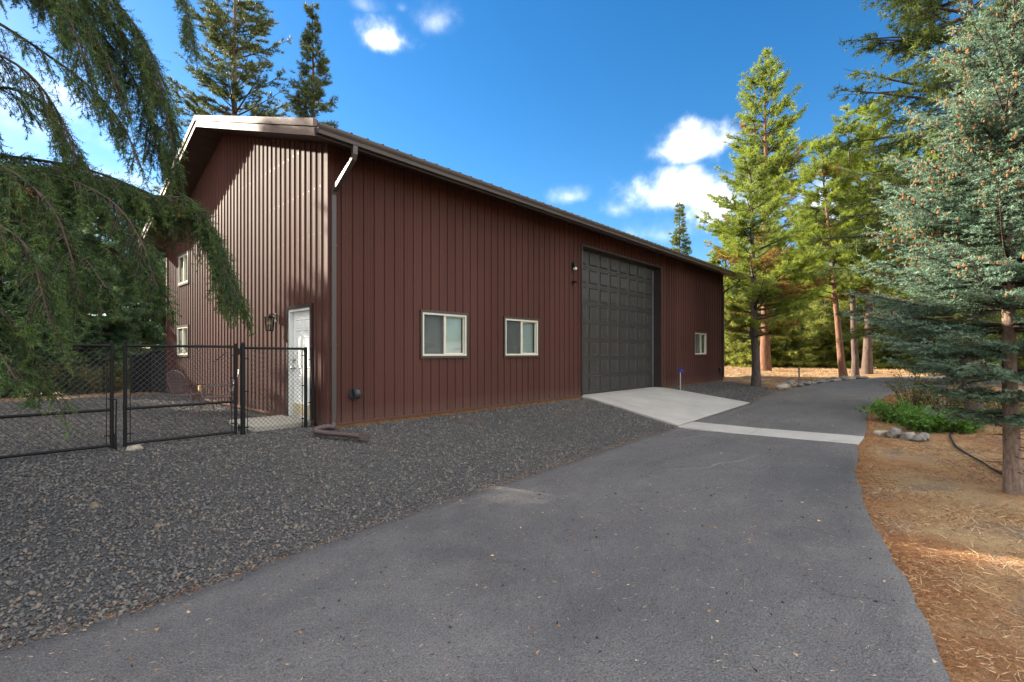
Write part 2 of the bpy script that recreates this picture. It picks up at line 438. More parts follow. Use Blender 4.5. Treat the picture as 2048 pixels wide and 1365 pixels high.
class MB:
    """collects simple shapes into one mesh"""
    def __init__(s): s.v = []; s.f = []
    def hexa(s, p):
        """eight corners: bottom four (ccw) then top four"""
        n = len(s.v); s.v += [tuple(q) for q in p]
        for q in ((3, 2, 1, 0), (4, 5, 6, 7), (0, 1, 5, 4), (1, 2, 6, 5), (2, 3, 7, 6), (3, 0, 4, 7)):
            s.f.append(tuple(n + i for i in q))
        return s
    def box(s, x0, x1, y0, y1, z0, z1):
        return s.hexa([(x0, y0, z0), (x1, y0, z0), (x1, y1, z0), (x0, y1, z0), (x0, y0, z1), (x1, y0, z1), (x1, y1, z1), (x0, y1, z1)])
    def tube(s, pts, rad, sides=8, caps=True):
        pts = [Vector(p) for p in pts]
        if isinstance(rad, (int, float)): rad = [rad] * len(pts)
        n0 = len(s.v); prev = None
        for i, p in enumerate(pts):
            d = (pts[min(i + 1, len(pts) - 1)] - pts[max(i - 1, 0)]).normalized()
            if prev is None:
                a = d.cross(Vector((0, 0, 1)))
                if a.length < 0.1: a = d.cross(Vector((1, 0, 0)))
            else:
                a = prev - d * prev.dot(d)
            a.normalize(); b = d.cross(a); prev = a
            for k in range(sides):
                t = 2 * PI * k / sides
                s.v.append(tuple(p + (a * math.cos(t) + b * math.sin(t)) * rad[i]))
        for i in range(len(pts) - 1):
            for k in range(sides):
                a0 = n0 + i * sides + k; a1 = n0 + i * sides + (k + 1) % sides
                s.f.append((a0, a1, a1 + sides, a0 + sides))
        if caps:
            s.f.append(tuple(n0 + k for k in reversed(range(sides))))
            s.f.append(tuple(n0 + (len(pts) - 1) * sides + k for k in range(sides)))
        return s
    def ball(s, c, r, seg=8, rings=5):
        if isinstance(r, (int, float)): r = (r, r, r)
        n0 = len(s.v)
        s.v.append((c[0], c[1], c[2] + r[2]))
        for j in range(1, rings):
            t = PI * j / rings
            for k in range(seg):
                a = 2 * PI * k / seg
                s.v.append((c[0] + r[0] * math.sin(t) * math.cos(a), c[1] + r[1] * math.sin(t) * math.sin(a), c[2] + r[2] * math.cos(t)))
        s.v.append((c[0], c[1], c[2] - r[2])); last = len(s.v) - 1
        for k in range(seg):
            s.f.append((n0, n0 + 1 + k, n0 + 1 + (k + 1) % seg))
            b = n0 + 1 + (rings - 2) * seg
            s.f.append((b + k, last, b + (k + 1) % seg))
        for j in range(rings - 2):
            for k in range(seg):
                a = n0 + 1 + j * seg
                s.f.append((a + k, a + seg + k, a + seg + (k + 1) % seg, a + (k + 1) % seg))
        return s
    def mesh(s, name):
        me = bpy.data.meshes.new(name); me.from_pydata(s.v, [], s.f); me.update(); return me
    def build(s, name, mat, parent=None, smooth=False):
        return add(name, s.mesh(name), mat, parent, smooth)

def box(name, mat, parent, x0, x1, y0, y1, z0, z1, bev=0.0):
    o = MB().box(x0, x1, y0, y1, z0, z1).build(name, mat, parent)
    if bev:
        m = o.modifiers.new('bevel', 'BEVEL'); m.width = bev; m.segments = 2
    return o

# ------------------------------------------------------------------ terrain
def sm(a, b, t):
    t = np.clip((t - a) / (b - a), 0, 1); return t * t * (3 - 2 * t)
def zdrive(x):
    t = x - 7.9
    z = -0.70 + 0.047 * 0.5 * (t + np.sqrt(t * t + 0.8))
    return np.where(z > 0, 0.2 * np.tanh(z / 0.2), z)
def hgt(x, y):
    x = np.asarray(x, dtype=np.float64); y = np.asarray(y, dtype=np.float64)
    zd = zdrive(x)
    zp = -0.09 + 0.24 * sm(20, 28, x)
    b = sm(-3.6, 0.3, y) * 0.5 + 0.5 * np.clip((y + 3.3) / 3.0, 0, 1)
    z = zd + (np.maximum(zp, zd) - zd) * b
    z = z + 0.018 * np.clip(-7.2 - y, 0, 10)
    z = z - 0.055 * np.clip(y - 12.5, 0, 60) * sm(4, -1, x)
    z = z - 0.04 * np.clip(x - 36, 0, 60)
    return z
def hz(x, y): return float(hgt(x, y))

def build_ground():
    def lines(a, b, step, lo, hi):
        c = list(np.arange(a, b + 1e-6, step)); s = step; v = c[-1]
        while v < hi: s *= 1.45; v += s; c.append(v)
        s = step; v = c[0]; pre = []
        while v > lo: s *= 1.45; v -= s; pre.append(v)
        return np.array(pre[::-1] + c)
    xs = lines(-8, 30, 0.3, -900, 900); ys = lines(-14, 15, 0.3, -900, 900)
    X, Y = np.meshgrid(xs, ys, indexing='ij')
    Z = hgt(X, Y) - 0.02
    rng = np.random.default_rng(3)
    Z += rng.normal(0, 0.004, Z.shape)
    nx, ny = len(xs), len(ys)
    V = np.stack([X, Y, Z], -1).reshape(-1, 3)
    i = np.arange(nx - 1)[:, None] * ny + np.arange(ny - 1)[None, :]
    F = np.stack([i, i + ny, i + ny + 1, i + 1], -1).reshape(-1, 4)
    o = add('ground', np_mesh('ground', V, F), M['ground'], smooth=True)
    tag(o, kind='structure')
build_ground()

def pchip(pts, n):
    """smooth resample of an open polyline"""
    P = np.array(pts, dtype=float)
    t = np.r_[0, np.cumsum(np.linalg.norm(np.diff(P, axis=0), axis=1))]
    q = np.linspace(0, t[-1], n); out = []
    tan = np.gradient(P, t, axis=0)
    idx = np.clip(np.searchsorted(t, q, side='right') - 1, 0, len(t) - 2)
    h = (t[idx + 1] - t[idx])[:, None]; s = ((q - t[idx]) / h[:, 0])[:, None]
    h00 = 2 * s**3 - 3 * s**2 + 1; h10 = s**3 - 2 * s**2 + s; h01 = -2 * s**3 + 3 * s**2; h11 = s**3 - s**2
    return h00 * P[idx] + h10 * h * tan[idx] + h01 * P[idx + 1] + h11 * h * tan[idx + 1]

EDGE_L = [(-12, -3.7), (-8, -3.75), (-4.14, -3.70), (-3.44, -3.75), (-2.5, -3.63), (-0.85, -3.44), (0.95, -3.36), (4.0, -3.18), (7.98, -3.02), (10.1, -3.08), (13.25, -3.20),
          (16.4, -3.10), (19.0, -3.45), (20.9, -3.9), (22.2, -4.45), (23.4, -5.05), (24.8, -5.9), (26.0, -7.2), (27.0, -9.0), (27.6, -11.5)]
EDGE_R = [(-12, -9.6), (-6, -9.3), (-2, -8.70), (-0.32, -8.28), (0.62, -8.10), (1.76, -7.83), (2.9, -7.57), (4.19, -7.29), (6.19, -7.02), (8.28, -6.79), (9.96, -6.70), (12.14, -6.50),
          (15.04, -6.41), (16.94, -6.47), (18.9, -6.75), (20.5, -7.4), (21.6, -8.4), (22.4, -9.6), (22.9, -10.6), (23.1, -11.6)]
def edge_l(x): return np.interp(x, [p[0] for p in EDGE_L[:13]], [p[1] for p in EDGE_L[:13]])
def edge_r(x): return np.interp(x, [p[0] for p in EDGE_R[:14]], [p[1] for p in EDGE_R[:14]])

def build_drive():
    n, k = 220, 26
    A = pchip(EDGE_L, n); B = pchip(EDGE_R, n)
    rng = np.random.default_rng(5)
    def wob(sc, a):
        w = rng.normal(0, 1, n); w = np.convolve(w, np.ones(sc) / sc, 'same'); return a * w / (np.std(w) + 1e-6)
    A[:, 1] += wob(5, 0.016); B[:, 1] += wob(7, 0.016) + wob(2, 0.008); B[:, 0] += wob(3, 0.010)
    T = np.linspace(0, 1, k)
    P = A[:, None, :] * (1 - T)[None, :, None] + B[:, None, :] * T[None, :, None]
    Z = hgt(P[..., 0], P[..., 1]) + 0.035
    V = np.concatenate([P, Z[..., None]], -1)
    lo_a = np.concatenate([A + [0, 0.05], (hgt(A[:, 0], A[:, 1]) - 0.06)[:, None]], -1)
    lo_b = np.concatenate([B - [0, 0.06], (hgt(B[:, 0], B[:, 1]) - 0.06)[:, None]], -1)
    V = np.concatenate([lo_a[:, None], V, lo_b[:, None]], 1); kk = k + 2
    i = np.arange(n - 1)[:, None] * kk + np.arange(kk - 1)[None, :]
    F = np.stack([i, i + 1, i + kk + 1, i + kk], -1).reshape(-1, 4)[:, ::-1]
    o = add('driveway', np_mesh('driveway', V.reshape(-1, 3), F), M['asphalt'], smooth=True)
    tag(o, kind='structure')
    return o
drive = build_drive()
def zroad(x, y): return hz(x, y) + 0.035

def ribbon(name, pts, width, mat, parent, lift=0.004, jitter=0.0, seed=0, n=None):
    """a thin worn line lying on the asphalt"""
    rng = np.random.default_rng(seed)
    P = pchip(pts, n or max(12, len(pts) * 6))
    P += rng.normal(0, jitter, P.shape)
    T = np.gradient(P, axis=0); T /= np.linalg.norm(T, axis=1)[:, None] + 1e-9
    Nn = np.stack([-T[:, 1], T[:, 0]], -1)
    w = width * (0.5 + 0.5 * rng.random(len(P)))[:, None] * np.sin(np.linspace(0.15, PI - 0.15, len(P)))[:, None]
    A = P + Nn * w; B = P - Nn * w
    V = np.concatenate([np.c_[A, hgt(A[:, 0], A[:, 1]) + 0.035 + lift], np.c_[B, hgt(B[:, 0], B[:, 1]) + 0.035 + lift]])
    m = len(P); i = np.arange(m - 1)
    return add(name, np_mesh(name, V, np.stack([i, i + 1, i + m + 1, i + m], -1)), mat, parent)
ribbon('crack_seal', [(5.9, -5.55), (5.35, -5.5), (4.85, -5.42), (4.55, -5.25), (4.1, -5.22), (3.75, -4.95), (3.3, -4.7)], 0.045, M['sealer'], drive, seed=1)
ribbon('crack_seal', [(7.4, -4.0), (7.0, -3.9), (6.6, -3.75), (6.2, -3.55)], 0.04, M['sealer'], drive, seed=2)
for i, pts in enumerate([[(2.05, -7.72), (1.9, -7.45), (1.95, -7.1), (1.8, -6.8)], [(0.35, -8.1), (0.5, -7.85), (0.4, -7.6), (0.6, -7.35)], [(3.3, -7.4), (3.2, -7.1), (3.3, -6.8)]]):
    ribbon('crack', pts, 0.0035, M['crack'], drive, lift=0.006, jitter=0.012, seed=10 + i, n=26)

# concrete apron in front of the overhead door: two sloping slabs, a threshold strip, and the drain strip across the drive
def slab(name, parent, corners, thick=0.14, mat=None, sub=1):
    """corners: four (x, y, z) counter-clockwise from above"""
    p = [(x, y, z - thick) for x, y, z in corners] + list(corners)
    o = MB().hexa(p).build(name, mat or M['concrete'], parent)
    m = o.modifiers.new('bevel', 'BEVEL'); m.width = 0.012; m.segments = 2
    return o
apron = empty('concrete_apron'); tag(apron, kind='structure')
X0, X1, XM = 7.98, 13.27, 10.62
zl = lambda x: float(np.interp(x, [X0, X1], [zroad(X0, -3.02), zroad(X1, -3.2)])) + 0.012
yl = lambda x: float(edge_l(x)) + 0.012
slab('slab', apron, [(X0, 0.30, -0.025), (X0, -0.28, -0.040), (X1, -0.28, -0.040), (X1, 0.30, -0.025)])
slab('slab', apron, [(X0, -0.288, -0.042), (X0, yl(X0), zl(X0)), (XM - .004, yl(XM), zl(XM)), (XM - .004, -0.288, -0.042)])
slab('slab', apron, [(XM + .004, -0.288, -0.042), (XM + .004, yl(XM), zl(XM)), (X1, yl(X1), zl(X1)), (X1, -0.288, -0.042)])
strip = empty('concrete_strip'); tag(strip, kind='structure')
def strip_slab(y0, y1, xa0, xb0, xa1, xb1):
    slab('slab', strip, [(xa0, y0, zroad(xa0, y0) + .010), (xa1, y1, zroad(xa1, y1) + .010), (xb1, y1, zroad(xb1, y1) + .010), (xb0, y0, zroad(xb0, y0) + .010)], 0.12)
strip_slab(-3.06, -4.70, 7.80, 8.75, 7.98, 8.95)
strip_slab(-4.708, -6.80, 7.98, 8.95, 8.20, 9.18)

# ------------------------------------------------------------------ gravel
GRAVEL_A = [(-12, -3.7), (0, -3.4), (7.97, -3.0), (7.97, 0.02), (0.02, 0.02), (0.02, 12.0), (-12, 10.6)]
GRAVEL_B = [(13.28, -3.18), (16.4, -3.10), (17.6, -3.2), (18.6, -2.55), (18.6, -1.6), (19.3, -0.5), (19.9, 0.02), (13.28, 0.02)]
def gravel_bed():
    root = empty('gravel_yard'); tag(root, kind='structure')
    def patch(x0, x1, y0f, y1f, nx, ny, name='gravel_bed'):
        xs = np.linspace(x0, x1, nx); V = []
        for x in xs:
            ys = np.linspace(y0f(x), y1f(x), ny); V.append(np.stack([np.full(ny, x), ys, hgt(x, ys) + 0.006], -1))
        V = np.array(V).reshape(-1, 3)
        i = np.arange(nx - 1)[:, None] * ny + np.arange(ny - 1)[None, :]
        F = np.stack([i, i + ny, i + ny + 1, i + 1], -1).reshape(-1, 4)
        add(name, np_mesh(name, V, F), M['gravel_bed'], root, True)
    patch(-12, 0.0, lambda x: float(edge_l(x)) - 0.02, lambda x: 11.3 + 0.06 * x, 60, 70)
    patch(0.0, 7.97, lambda x: float(edge_l(x)) - 0.02, lambda x: 0.03, 40, 18)
    patch(13.28, 19.6, lambda x: max(float(edge_l(x)) - 0.02, float(np.interp(x, [17.0, 17.7, 18.6, 19.6], [-3.2, -3.0, -1.7, -0.3]))), lambda x: 0.03, 32, 18)
gravel_bed()

CAM = np.array(cam.location)
def in_view(P, margin=0.12):
    """ground points the camera can roughly see (used only to spend stones where they show)"""
    a = R(YAW); f = np.array([math.cos(a), math.sin(a)]); r = np.array([math.sin(a), -math.cos(a)])
    d = P[:, :2] - CAM[:2]; y = d @ f; x = d @ r
    return (y > -1.0) & (np.abs(x) < np.maximum(y, 0) * (1.05 + margin) + 2.5), y

def scatter(poly_f, bbox, density_f, seed, n_try):
    rng = np.random.default_rng(seed)
    P = np.stack([rng.uniform(bbox[0], bbox[1], n_try), rng.uniform(bbox[2], bbox[3], n_try)], -1)
    ok = poly_f(P[:, 0], P[:, 1]); P = P[ok]
    vis, D = in_view(P)
    keep = vis & (rng.random(len(P)) < density_f(D))
    return P[keep], D[keep], rng

def stones_nodes(obj, mat):
    ng = bpy.data.node_groups.new('stones', 'GeometryNodeTree')
    ng.interface.new_socket('Geometry', in_out='INPUT', socket_type='NodeSocketGeometry')
    ng.interface.new_socket('Geometry', in_out='OUTPUT', socket_type='NodeSocketGeometry')
    N, L = ng.nodes, ng.links
    gi = N.new('NodeGroupInput'); go = N.new('NodeGroupOutput')
    ico = N.new('GeometryNodeMeshIcoSphere'); ico.inputs['Radius'].default_value = 0.5; ico.inputs['Subdivisions'].default_value = 1
    sp = N.new('GeometryNodeSetPosition'); rv0 = N.new('FunctionNodeRandomValue'); rv0.data_type = 'FLOAT_VECTOR'
    rv0.inputs[0].default_value = (-0.16,) * 3; rv0.inputs[1].default_value = (0.16,) * 3
    L.new(ico.outputs[0], sp.inputs['Geometry']); L.new(rv0.outputs[0], sp.inputs['Offset'])
    smt = N.new('GeometryNodeSetMaterial'); smt.inputs['Material'].default_value = mat
    L.new(sp.outputs[0], smt.inputs[0])
    iop = N.new('GeometryNodeInstanceOnPoints')
    L.new(gi.outputs[0], iop.inputs['Points']); L.new(smt.outputs[0], iop.inputs['Instance'])
    rr = N.new('FunctionNodeRandomValue'); rr.data_type = 'FLOAT_VECTOR'
    rr.inputs[0].default_value = (-0.9, -0.9, 0); rr.inputs[1].default_value = (0.9, 0.9, 6.28)
    L.new(rr.outputs[0], iop.inputs['Rotation'])
    rs = N.new('FunctionNodeRandomValue'); rs.data_type = 'FLOAT_VECTOR'
    rs.inputs[0].default_value = (0.75, 0.5, 0.28); rs.inputs[1].default_value = (1.5, 1.05, 0.7)
    rs.inputs['Seed'].default_value = 7
    na = N.new('GeometryNodeInputNamedAttribute'); na.data_type = 'FLOAT'; na.inputs['Name'].default_value = 'size'
    sc = N.new('ShaderNodeVectorMath'); sc.operation = 'SCALE'
    L.new(rs.outputs[0], sc.inputs[0]); L.new(na.outputs[0], sc.inputs['Scale']); L.new(sc.outputs[0], iop.inputs['Scale'])
    L.new(iop.outputs[0], go.inputs[0])
    md = obj.modifiers.new('stones', 'NODES'); md.node_group = ng

_rn2 = np.random.default_rng(78)
def build_gravel():
    def poly(x, y):
        spill = -_rn2.exponential(0.035, len(x))
        a = (x < 0) & (y > edge_l(x) + 0.02 + spill) & (y < 11.2 + 0.06 * x)
        b = (x >= 0) & (x < 7.93) & (y > edge_l(x) + 0.02 + spill) & (y < -0.03)
        lim = np.maximum(edge_l(x) + .02, np.interp(x, [17.0, 17.7, 18.6, 19.6], [-3.2, -3.0, -1.7, -0.3]))
        c = (x > 13.32) & (x < 19.5) & (y > lim) & (y < -0.03)
        st = (x > -1.05) & (x < 0) & (y > 0.55) & (y < 1.95)
        return (a & ~st) | b | c
    dens = lambda D: np.clip(np.where(D < 6, 1.0, np.where(D < 10, 0.75, np.where(D < 15, 0.38, 0.22))), 0, 1)
    P, D, rng = scatter(poly, (-9, 19.6, -4, 11.3), dens, 21, 620000)
    size = (0.012 + 0.026 * rng.random(len(P)) ** 1.5) * np.interp(D, [3, 9, 16], [1.0, 1.05, 1.5])
    big = rng.random(len(P)) < 0.03
    size[big] *= 1.35
    Z = hgt(P[:, 0], P[:, 1]) + 0.010 + rng.uniform(0, 0.012, len(P)) + np.where(P[:, 1] < edge_l(P[:, 0]), 0.028, 0.0)
    me = bpy.data.meshes.new('gravel'); me.vertices.add(len(P))
    me.vertices.foreach_set('co', np.c_[P, Z].astype(np.float32).ravel())
    a = me.attributes.new('size', 'FLOAT', 'POINT'); a.data.foreach_set('value', size.astype(np.float32))
    me.update()
    o = add('gravel', me, None); stones_nodes(o, M['gravel'])
    tag(o, 'crushed dark grey gravel covering the yard and the slope below the barn', 'gravel', kind='stuff')
    print('gravel stones', len(P))
build_gravel()

# ------------------------------------------------------------------ blades: needles, grass, litter
def blades(P, D, L, Wd, rng, tone=None):
    """one thin triangle per blade"""
    n = len(P)
    rnd = rng.normal(0, 1, (n, 3)); side = np.cross(D, rnd); side /= np.linalg.norm(side, axis=1)[:, None] + 1e-9
    L = np.broadcast_to(L, n)[:, None]; Wd = np.broadcast_to(Wd, n)[:, None]
    V = np.empty((n, 3, 3)); V[:, 0] = P - side * Wd * 0.5; V[:, 1] = P + side * Wd * 0.5; V[:, 2] = P + D * L
    t = None if tone is None else np.repeat(tone, 3)
    return V.reshape(-1, 3), np.arange(3 * n).reshape(-1, 3), t

def unit(v): return v / (np.linalg.norm(v, axis=-1, keepdims=True) + 1e-9)

def ground_blades(name, label, cat, mat, poly, bbox, dens, seed, n_try, Lr, Wr, up, offs=0.0, on_road=False):
    P, D, rng = scatter(poly, bbox, dens, seed, n_try)
    n = len(P)
    a = rng.uniform(0, 2 * PI, n); e = rng.uniform(up[0], up[1], n)
    Dv = np.stack([np.cos(a) * np.cos(e), np.sin(a) * np.cos(e), np.sin(e)], -1)
    z = hgt(P[:, 0], P[:, 1]) + offs
    k = np.interp(D, [3, 12, 25], [1.0, 1.3, 2.2])
    V, F, t = blades(np.c_[P, z], Dv, rng.uniform(*Lr, n) * k, rng.uniform(*Wr, n) * k, rng, rng.random(n))
    o = add(name, np_mesh(name, V, F, t), mat)
    tag(o, label, cat, kind='stuff')
    return o
_rn = np.random.default_rng(77)
def patchy(x, y, s, th):
    """soft blotches for where grass or litter gathers"""
    v = np.sin(x * s + 1.3 * np.sin(y * s * 0.7)) + np.sin(y * s * 1.1 + 1.7 * np.sin(x * s * 0.6 + 2)) + 0.8 * np.sin((x + y) * s * 2.1)
    return v + _rn.normal(0, 0.7, len(x)) > th
right = lambda x, y: (y < edge_r(x) - 0.02) & (y > -16)
ground_blades('dry_grass', 'pale dry grass lying across the verge right of the driveway', 'grass', M['straw'],
              lambda x, y: right(x, y) & patchy(x, y, 1.7, 0.1), (-1, 24, -15, -6.3), lambda D: np.where(D < 9, 0.9, 0.4), 31, 200000, (0.04, 0.14), (0.004, 0.009), (0.02, 0.55), -0.012)
ground_blades('dry_field_grass', 'short straw-coloured grass on the open rise beyond the barn', 'grass', M['straw'],
              lambda x, y: (x > 20.2) & (y > edge_l(x) + .1) | (x > 27.8), (18.5, 42, -12, 18), lambda D: D * 0 + 0.8, 32, 60000, (0.03, 0.07), (0.004, 0.010), (0.1, 0.9), -0.015)
def near_edge(x, y):
    d1 = edge_r(x) - y; d2 = y - edge_l(x)
    r = _rn.exponential(0.15, len(x)) * (0.6 + 0.8 * patchy(x, y, 3.1, 0.2)); r2 = _rn.exponential(0.055, len(x))
    return ((d1 > -0.05) & (d1 < r)) | ((d2 > -0.04) & (d2 < r2) & ((x < 7.9) | (x > 13.3)))
ground_blades('needle_litter', 'orange-brown fallen needles gathered along both edges of the driveway', 'pine needles', M['litter'],
              near_edge, (-5, 18, -9.5, -2.9), lambda D: np.where(D < 9, 1.0, 0.6), 33, 650000, (0.025, 0.065), (0.004, 0.009), (0.0, 0.35), 0.012)
ground_blades('scattered_needles', 'rust-coloured needles and bark bits strewn over the dry verge', 'pine needles', M['litter'],
              lambda x, y: right(x, y) & patchy(x, y, 2.3, 0.1), (-1, 18, -14, -6.3), lambda D: np.where(D < 9, 0.9, 0.4), 34, 200000, (0.025, 0.065), (0.003, 0.007), (0.0, 0.3), -0.006)
ground_blades('gravel_litter', 'scattered orange needles lying among the gravel stones', 'pine needles', M['litter'],
              lambda x, y: (x < 7.9) & (y > edge_l(x)) & (y < np.where(x > 0, -0.05, 9)) & patchy(x, y, 1.1, 1.5), (-6, 8, -4, 9), lambda D: np.where(D < 9, 0.7, 0.3), 35, 15000, (0.015, 0.045), (0.003, 0.006), (0.0, 0.4), 0.028)

def road_bits():
    poly = lambda x, y: (y < edge_l(x) - 0.02) & (y > edge_r(x) + 0.02)
    P, D, rng = scatter(poly, (-4.5, 18, -9.5, -2.9), lambda D: np.where(D < 7, 0.95, 0.5), 36, 30000)
    n = len(P); a = rng.uniform(0, 2 * PI, n); e = rng.uniform(0, 0.2, n)
    Dv = np.stack([np.cos(a) * np.cos(e), np.sin(a) * np.cos(e), np.sin(e)], -1)
    L = rng.uniform(0.010, 0.045, n); Wd = rng.uniform(0.003, 0.007, n)
    leaf = rng.random(n) < 0.035; L[leaf] = rng.uniform(0.025, 0.045, leaf.sum()); Wd[leaf] = rng.uniform(0.014, 0.026, leaf.sum())
    V, F, t = blades(np.c_[P, hgt(P[:, 0], P[:, 1]) + 0.041], Dv, L, Wd, rng, rng.random(n))
    tag(add('road_debris', np_mesh('road_debris', V, F, t), M['debris']), 'tiny leaf flecks and needle bits strewn over the asphalt driveway', 'debris', kind='stuff')
road_bits()

# ------------------------------------------------------------------ the barn
LEN, WID, RIDGE = 19.85, 11.10, 5.55
OVX, OVE = 0.61, 0.75            # rake overhang, eave overhang
PITCH = 0.336
SOFF_R = 6.885                    # soffit height at the ridge
def soff(y): return SOFF_R - PITCH * abs(y - RIDGE)
barn = empty('metal_barn', (0, 0, 0))
tag(barn, 'long red-brown ribbed metal barn with tall overhead door', 'barn')

def prof(t0, t1):
    """rib profile of the siding between two positions: (t, height)"""
    pts = []
    k = math.floor(t0 / 0.2286) - 1
    while k * 0.2286 < t1 + 0.3:
        b = k * 0.2286
        for dt, h in ((0.004, 0), (0.015, 0.024), (0.038, 0.024), (0.048, 0), (0.100, 0), (0.105, 0.004), (0.117, 0.004), (0.122, 0), (0.158, 0), (0.163, 0.004), (0.175, 0.004), (0.180, 0)):
            pts.append((b + dt, h))
        k += 1
    ts = np.array([p[0] for p in pts]); hs = np.array([p[1] for p in pts])
    return ts, hs

def siding(to_world, t_end, zbot, ztop, openings, flip, rib=1.0):
    edges = []
    a = 0.0
    while a < t_end - 1e-6:
        b = min(a + 0.9144, t_end); edges.append((a, b)); a = b
    for j, (a, b) in enumerate(edges):
        ts, hs = prof(a, b)
        extra = [a, b, RIDGE] + [v for o in openings for v in o[:2]]
        tt = sorted(set([round(float(t), 5) for t in ts if a < t < b] + [round(t, 5) for t in extra if a - 1e-9 <= t <= b + 1e-9]))
        hh = np.interp(tt, ts, hs) * rib + (0.0012 if j % 2 else 0.0)
        mb = MB()
        for i in range(len(tt) - 1):
            m = 0.5 * (tt[i] + tt[i + 1]); spans = [(zbot, None)]
            cuts = sorted([(o[2], o[3]) for o in openings if o[0] < m < o[1]])
            lo = zbot; spans = []
            for c0, c1 in cuts:
                if c0 > lo: spans.append((lo, c0))
                lo = c1
            spans.append((lo, None))
            for s0, s1 in spans:
                z1a = ztop(tt[i]) if s1 is None else s1; z1b = ztop(tt[i + 1]) if s1 is None else s1
                q = [to_world(tt[i], hh[i], s0), to_world(tt[i + 1], hh[i + 1], s0), to_world(tt[i + 1], hh[i + 1], z1b), to_world(tt[i], hh[i], z1a)]
                if flip: q = q[::-1]
                n = len(mb.v); mb.v += q; mb.f.append((n, n + 1, n + 2, n + 3))
        mb.build('siding_panel', M['siding'], barn)

WINS = [(2.01, 3.36), (4.555, 5.935), (16.42, 17.82)]
WZ0, WZ1 = 1.165, 2.195
DOOR = (7.98, 13.25, -0.03, 4.50)
PDOOR = (0.66, 1.63, -0.03, 2.15)
GW = [(8.60, 9.86, WZ0, 2.13), (8.58, 9.72, 3.36, 4.33)]
siding(lambda t, h, z: (t, -h, z), LEN, 0.0, lambda t: soff(0) + 0.01, [(a + .02, b - .02, WZ0 + .02, WZ1 - .02) for a, b in WINS] + [DOOR], False, 1.3)
siding(lambda t, h, z: (-h, t, z), WID, 0.0, lambda t: soff(t) + 0.01, [PDOOR] + [(a + .02, b - .02, c + .02, d - .02) for a, b, c, d in GW], True, 0.85)
siding(lambda t, h, z: (t, WID + h, z), LEN, 0.0, lambda t: soff(WID) + 0.01, [], True)
siding(lambda t, h, z: (LEN + h, t, z), WID, 0.0, lambda t: soff(t) + 0.01, [], False)

# fastener rows
def screws(to_world, t_end, ztop, openings):
    mb = MB()
    for z in (0.10, 0.95, 1.80, 2.65, 3.50, 4.35, 5.2, 6.0):
        t = 0.075
        while t < t_end - 0.05:
            if z < ztop(t) - 0.05 and not any(o[0] - .05 < t < o[1] + .05 and o[2] - .05 < z < o[3] + .05 for o in openings):
                p = [to_world(t + dx, h, z + dz) for h in (0.0, 0.007) for dx, dz in ((-.006, -.006), (.006, -.006), (.006, .006), (-.006, .006))]
                mb.hexa(p)
            t += 0.2286
    o = mb.build('screws', M['trim'], barn); o['kind'] = 'stuff'
screws(lambda t, h, z: (t, -h, z), LEN, lambda t: soff(0), [(a, b, WZ0, WZ1) for a, b in WINS] + [DOOR])
screws(lambda t, h, z: (-h, t, z), WID, soff, [PDOOR] + GW)

# foundation board, base trim, corners
box('sill_board', M['sillboard'], barn, 0.012, X0 - .02, 0.012, 0.06, -0.30, 0.02)
box('sill_board', M['sillboard'], barn, 0.012, 0.06, 0.062, WID - .01, -0.30, 0.02)
box('sill_board', M['sillboard'], barn, X1 + .02, LEN - 0.012, 0.012, 0.06, -0.30, 0.02)
def angle_trim(x0, x1, y0, y1): MB().box(x0, x1, y0, y1, -0.028, 0.016).build('base_trim', M['siding'], barn)
angle_trim(0.05, X0 - 0.05, -0.046, 0.008)
angle_trim(X1 + 0.05, LEN + 0.03, -0.046, 0.008)
angle_trim(-0.046, 0.008, 0.10, PDOOR[0] - 0.08)
angle_trim(-0.046, 0.008, PDOOR[1] + 0.08, WID)
for cx_, cy_, sx, sy in ((0, 0, -1, -1), (LEN, 0, 1, -1), (0, WID, -1, 1), (LEN, WID, 1, 1)):
    mb = MB()
    d = 0.038
    x_out = cx_ + sx * d; y_out = cy_ + sy * d
    zt = soff(cy_) - 0.002
    mb.box(min(x_out, cx_ - sx * 0.085), max(x_out, cx_ - sx * 0.085), min(y_out, cy_), max(y_out, cy_), -0.02, zt)
    mb.box(min(x_out, cx_), max(x_out, cx_), min(cy_ - sy * 0.085, cy_), max(cy_ - sy * 0.085, cy_), -0.02, zt)
    mb.build('corner_trim', M['siding'], barn)

# roof: ribbed sheets on both slopes, ridge cap, rake trims, soffit boards, gutter
XA, XB = -OVX, LEN + OVX
def rooftop(y): return SOFF_R + 0.235 - PITCH * abs(y - RIDGE)
def roof_panels():
    n = 23; w = (XB - XA) / n
    for side in (-1, 1):
        y_e = RIDGE + side * (RIDGE + OVE + 0.02)
        for j in range(n):
            a = XA + j * w; mb = MB(); pts = []
            for k in range(3):
                b = a + k * w / 3
                pts += [(b, 0), (b + .010, 0.017), (b + .035, 0.017), (b + .045, 0)]
            pts.append((a + w, 0))
            for i in range(len(pts) - 1):
                (xa, ha), (xb, hb) = pts[i], pts[i + 1]
                q = [(xa, y_e, rooftop(y_e) + ha), (xb, y_e, rooftop(y_e) + hb), (xb, RIDGE, rooftop(RIDGE) + hb), (xa, RIDGE, rooftop(RIDGE) + ha)]
                if side > 0: q = q[::-1]
                n0 = len(mb.v); mb.v += q; mb.f.append((n0, n0 + 1, n0 + 2, n0 + 3))
                q2 = [(x, y, z - 0.03 - (h if False else 0)) for (x, y, z), h in zip(q, (0, 0, 0, 0))]
            mb.box(a + 0.001, a + w - 0.001, min(y_e, y_e - side * .03), max(y_e, y_e - side * .03), rooftop(y_e) - 0.03, rooftop(y_e) - 0.002)
            mb.build('roof_panel', M['roof'], barn)
roof_panels()
mb = MB()
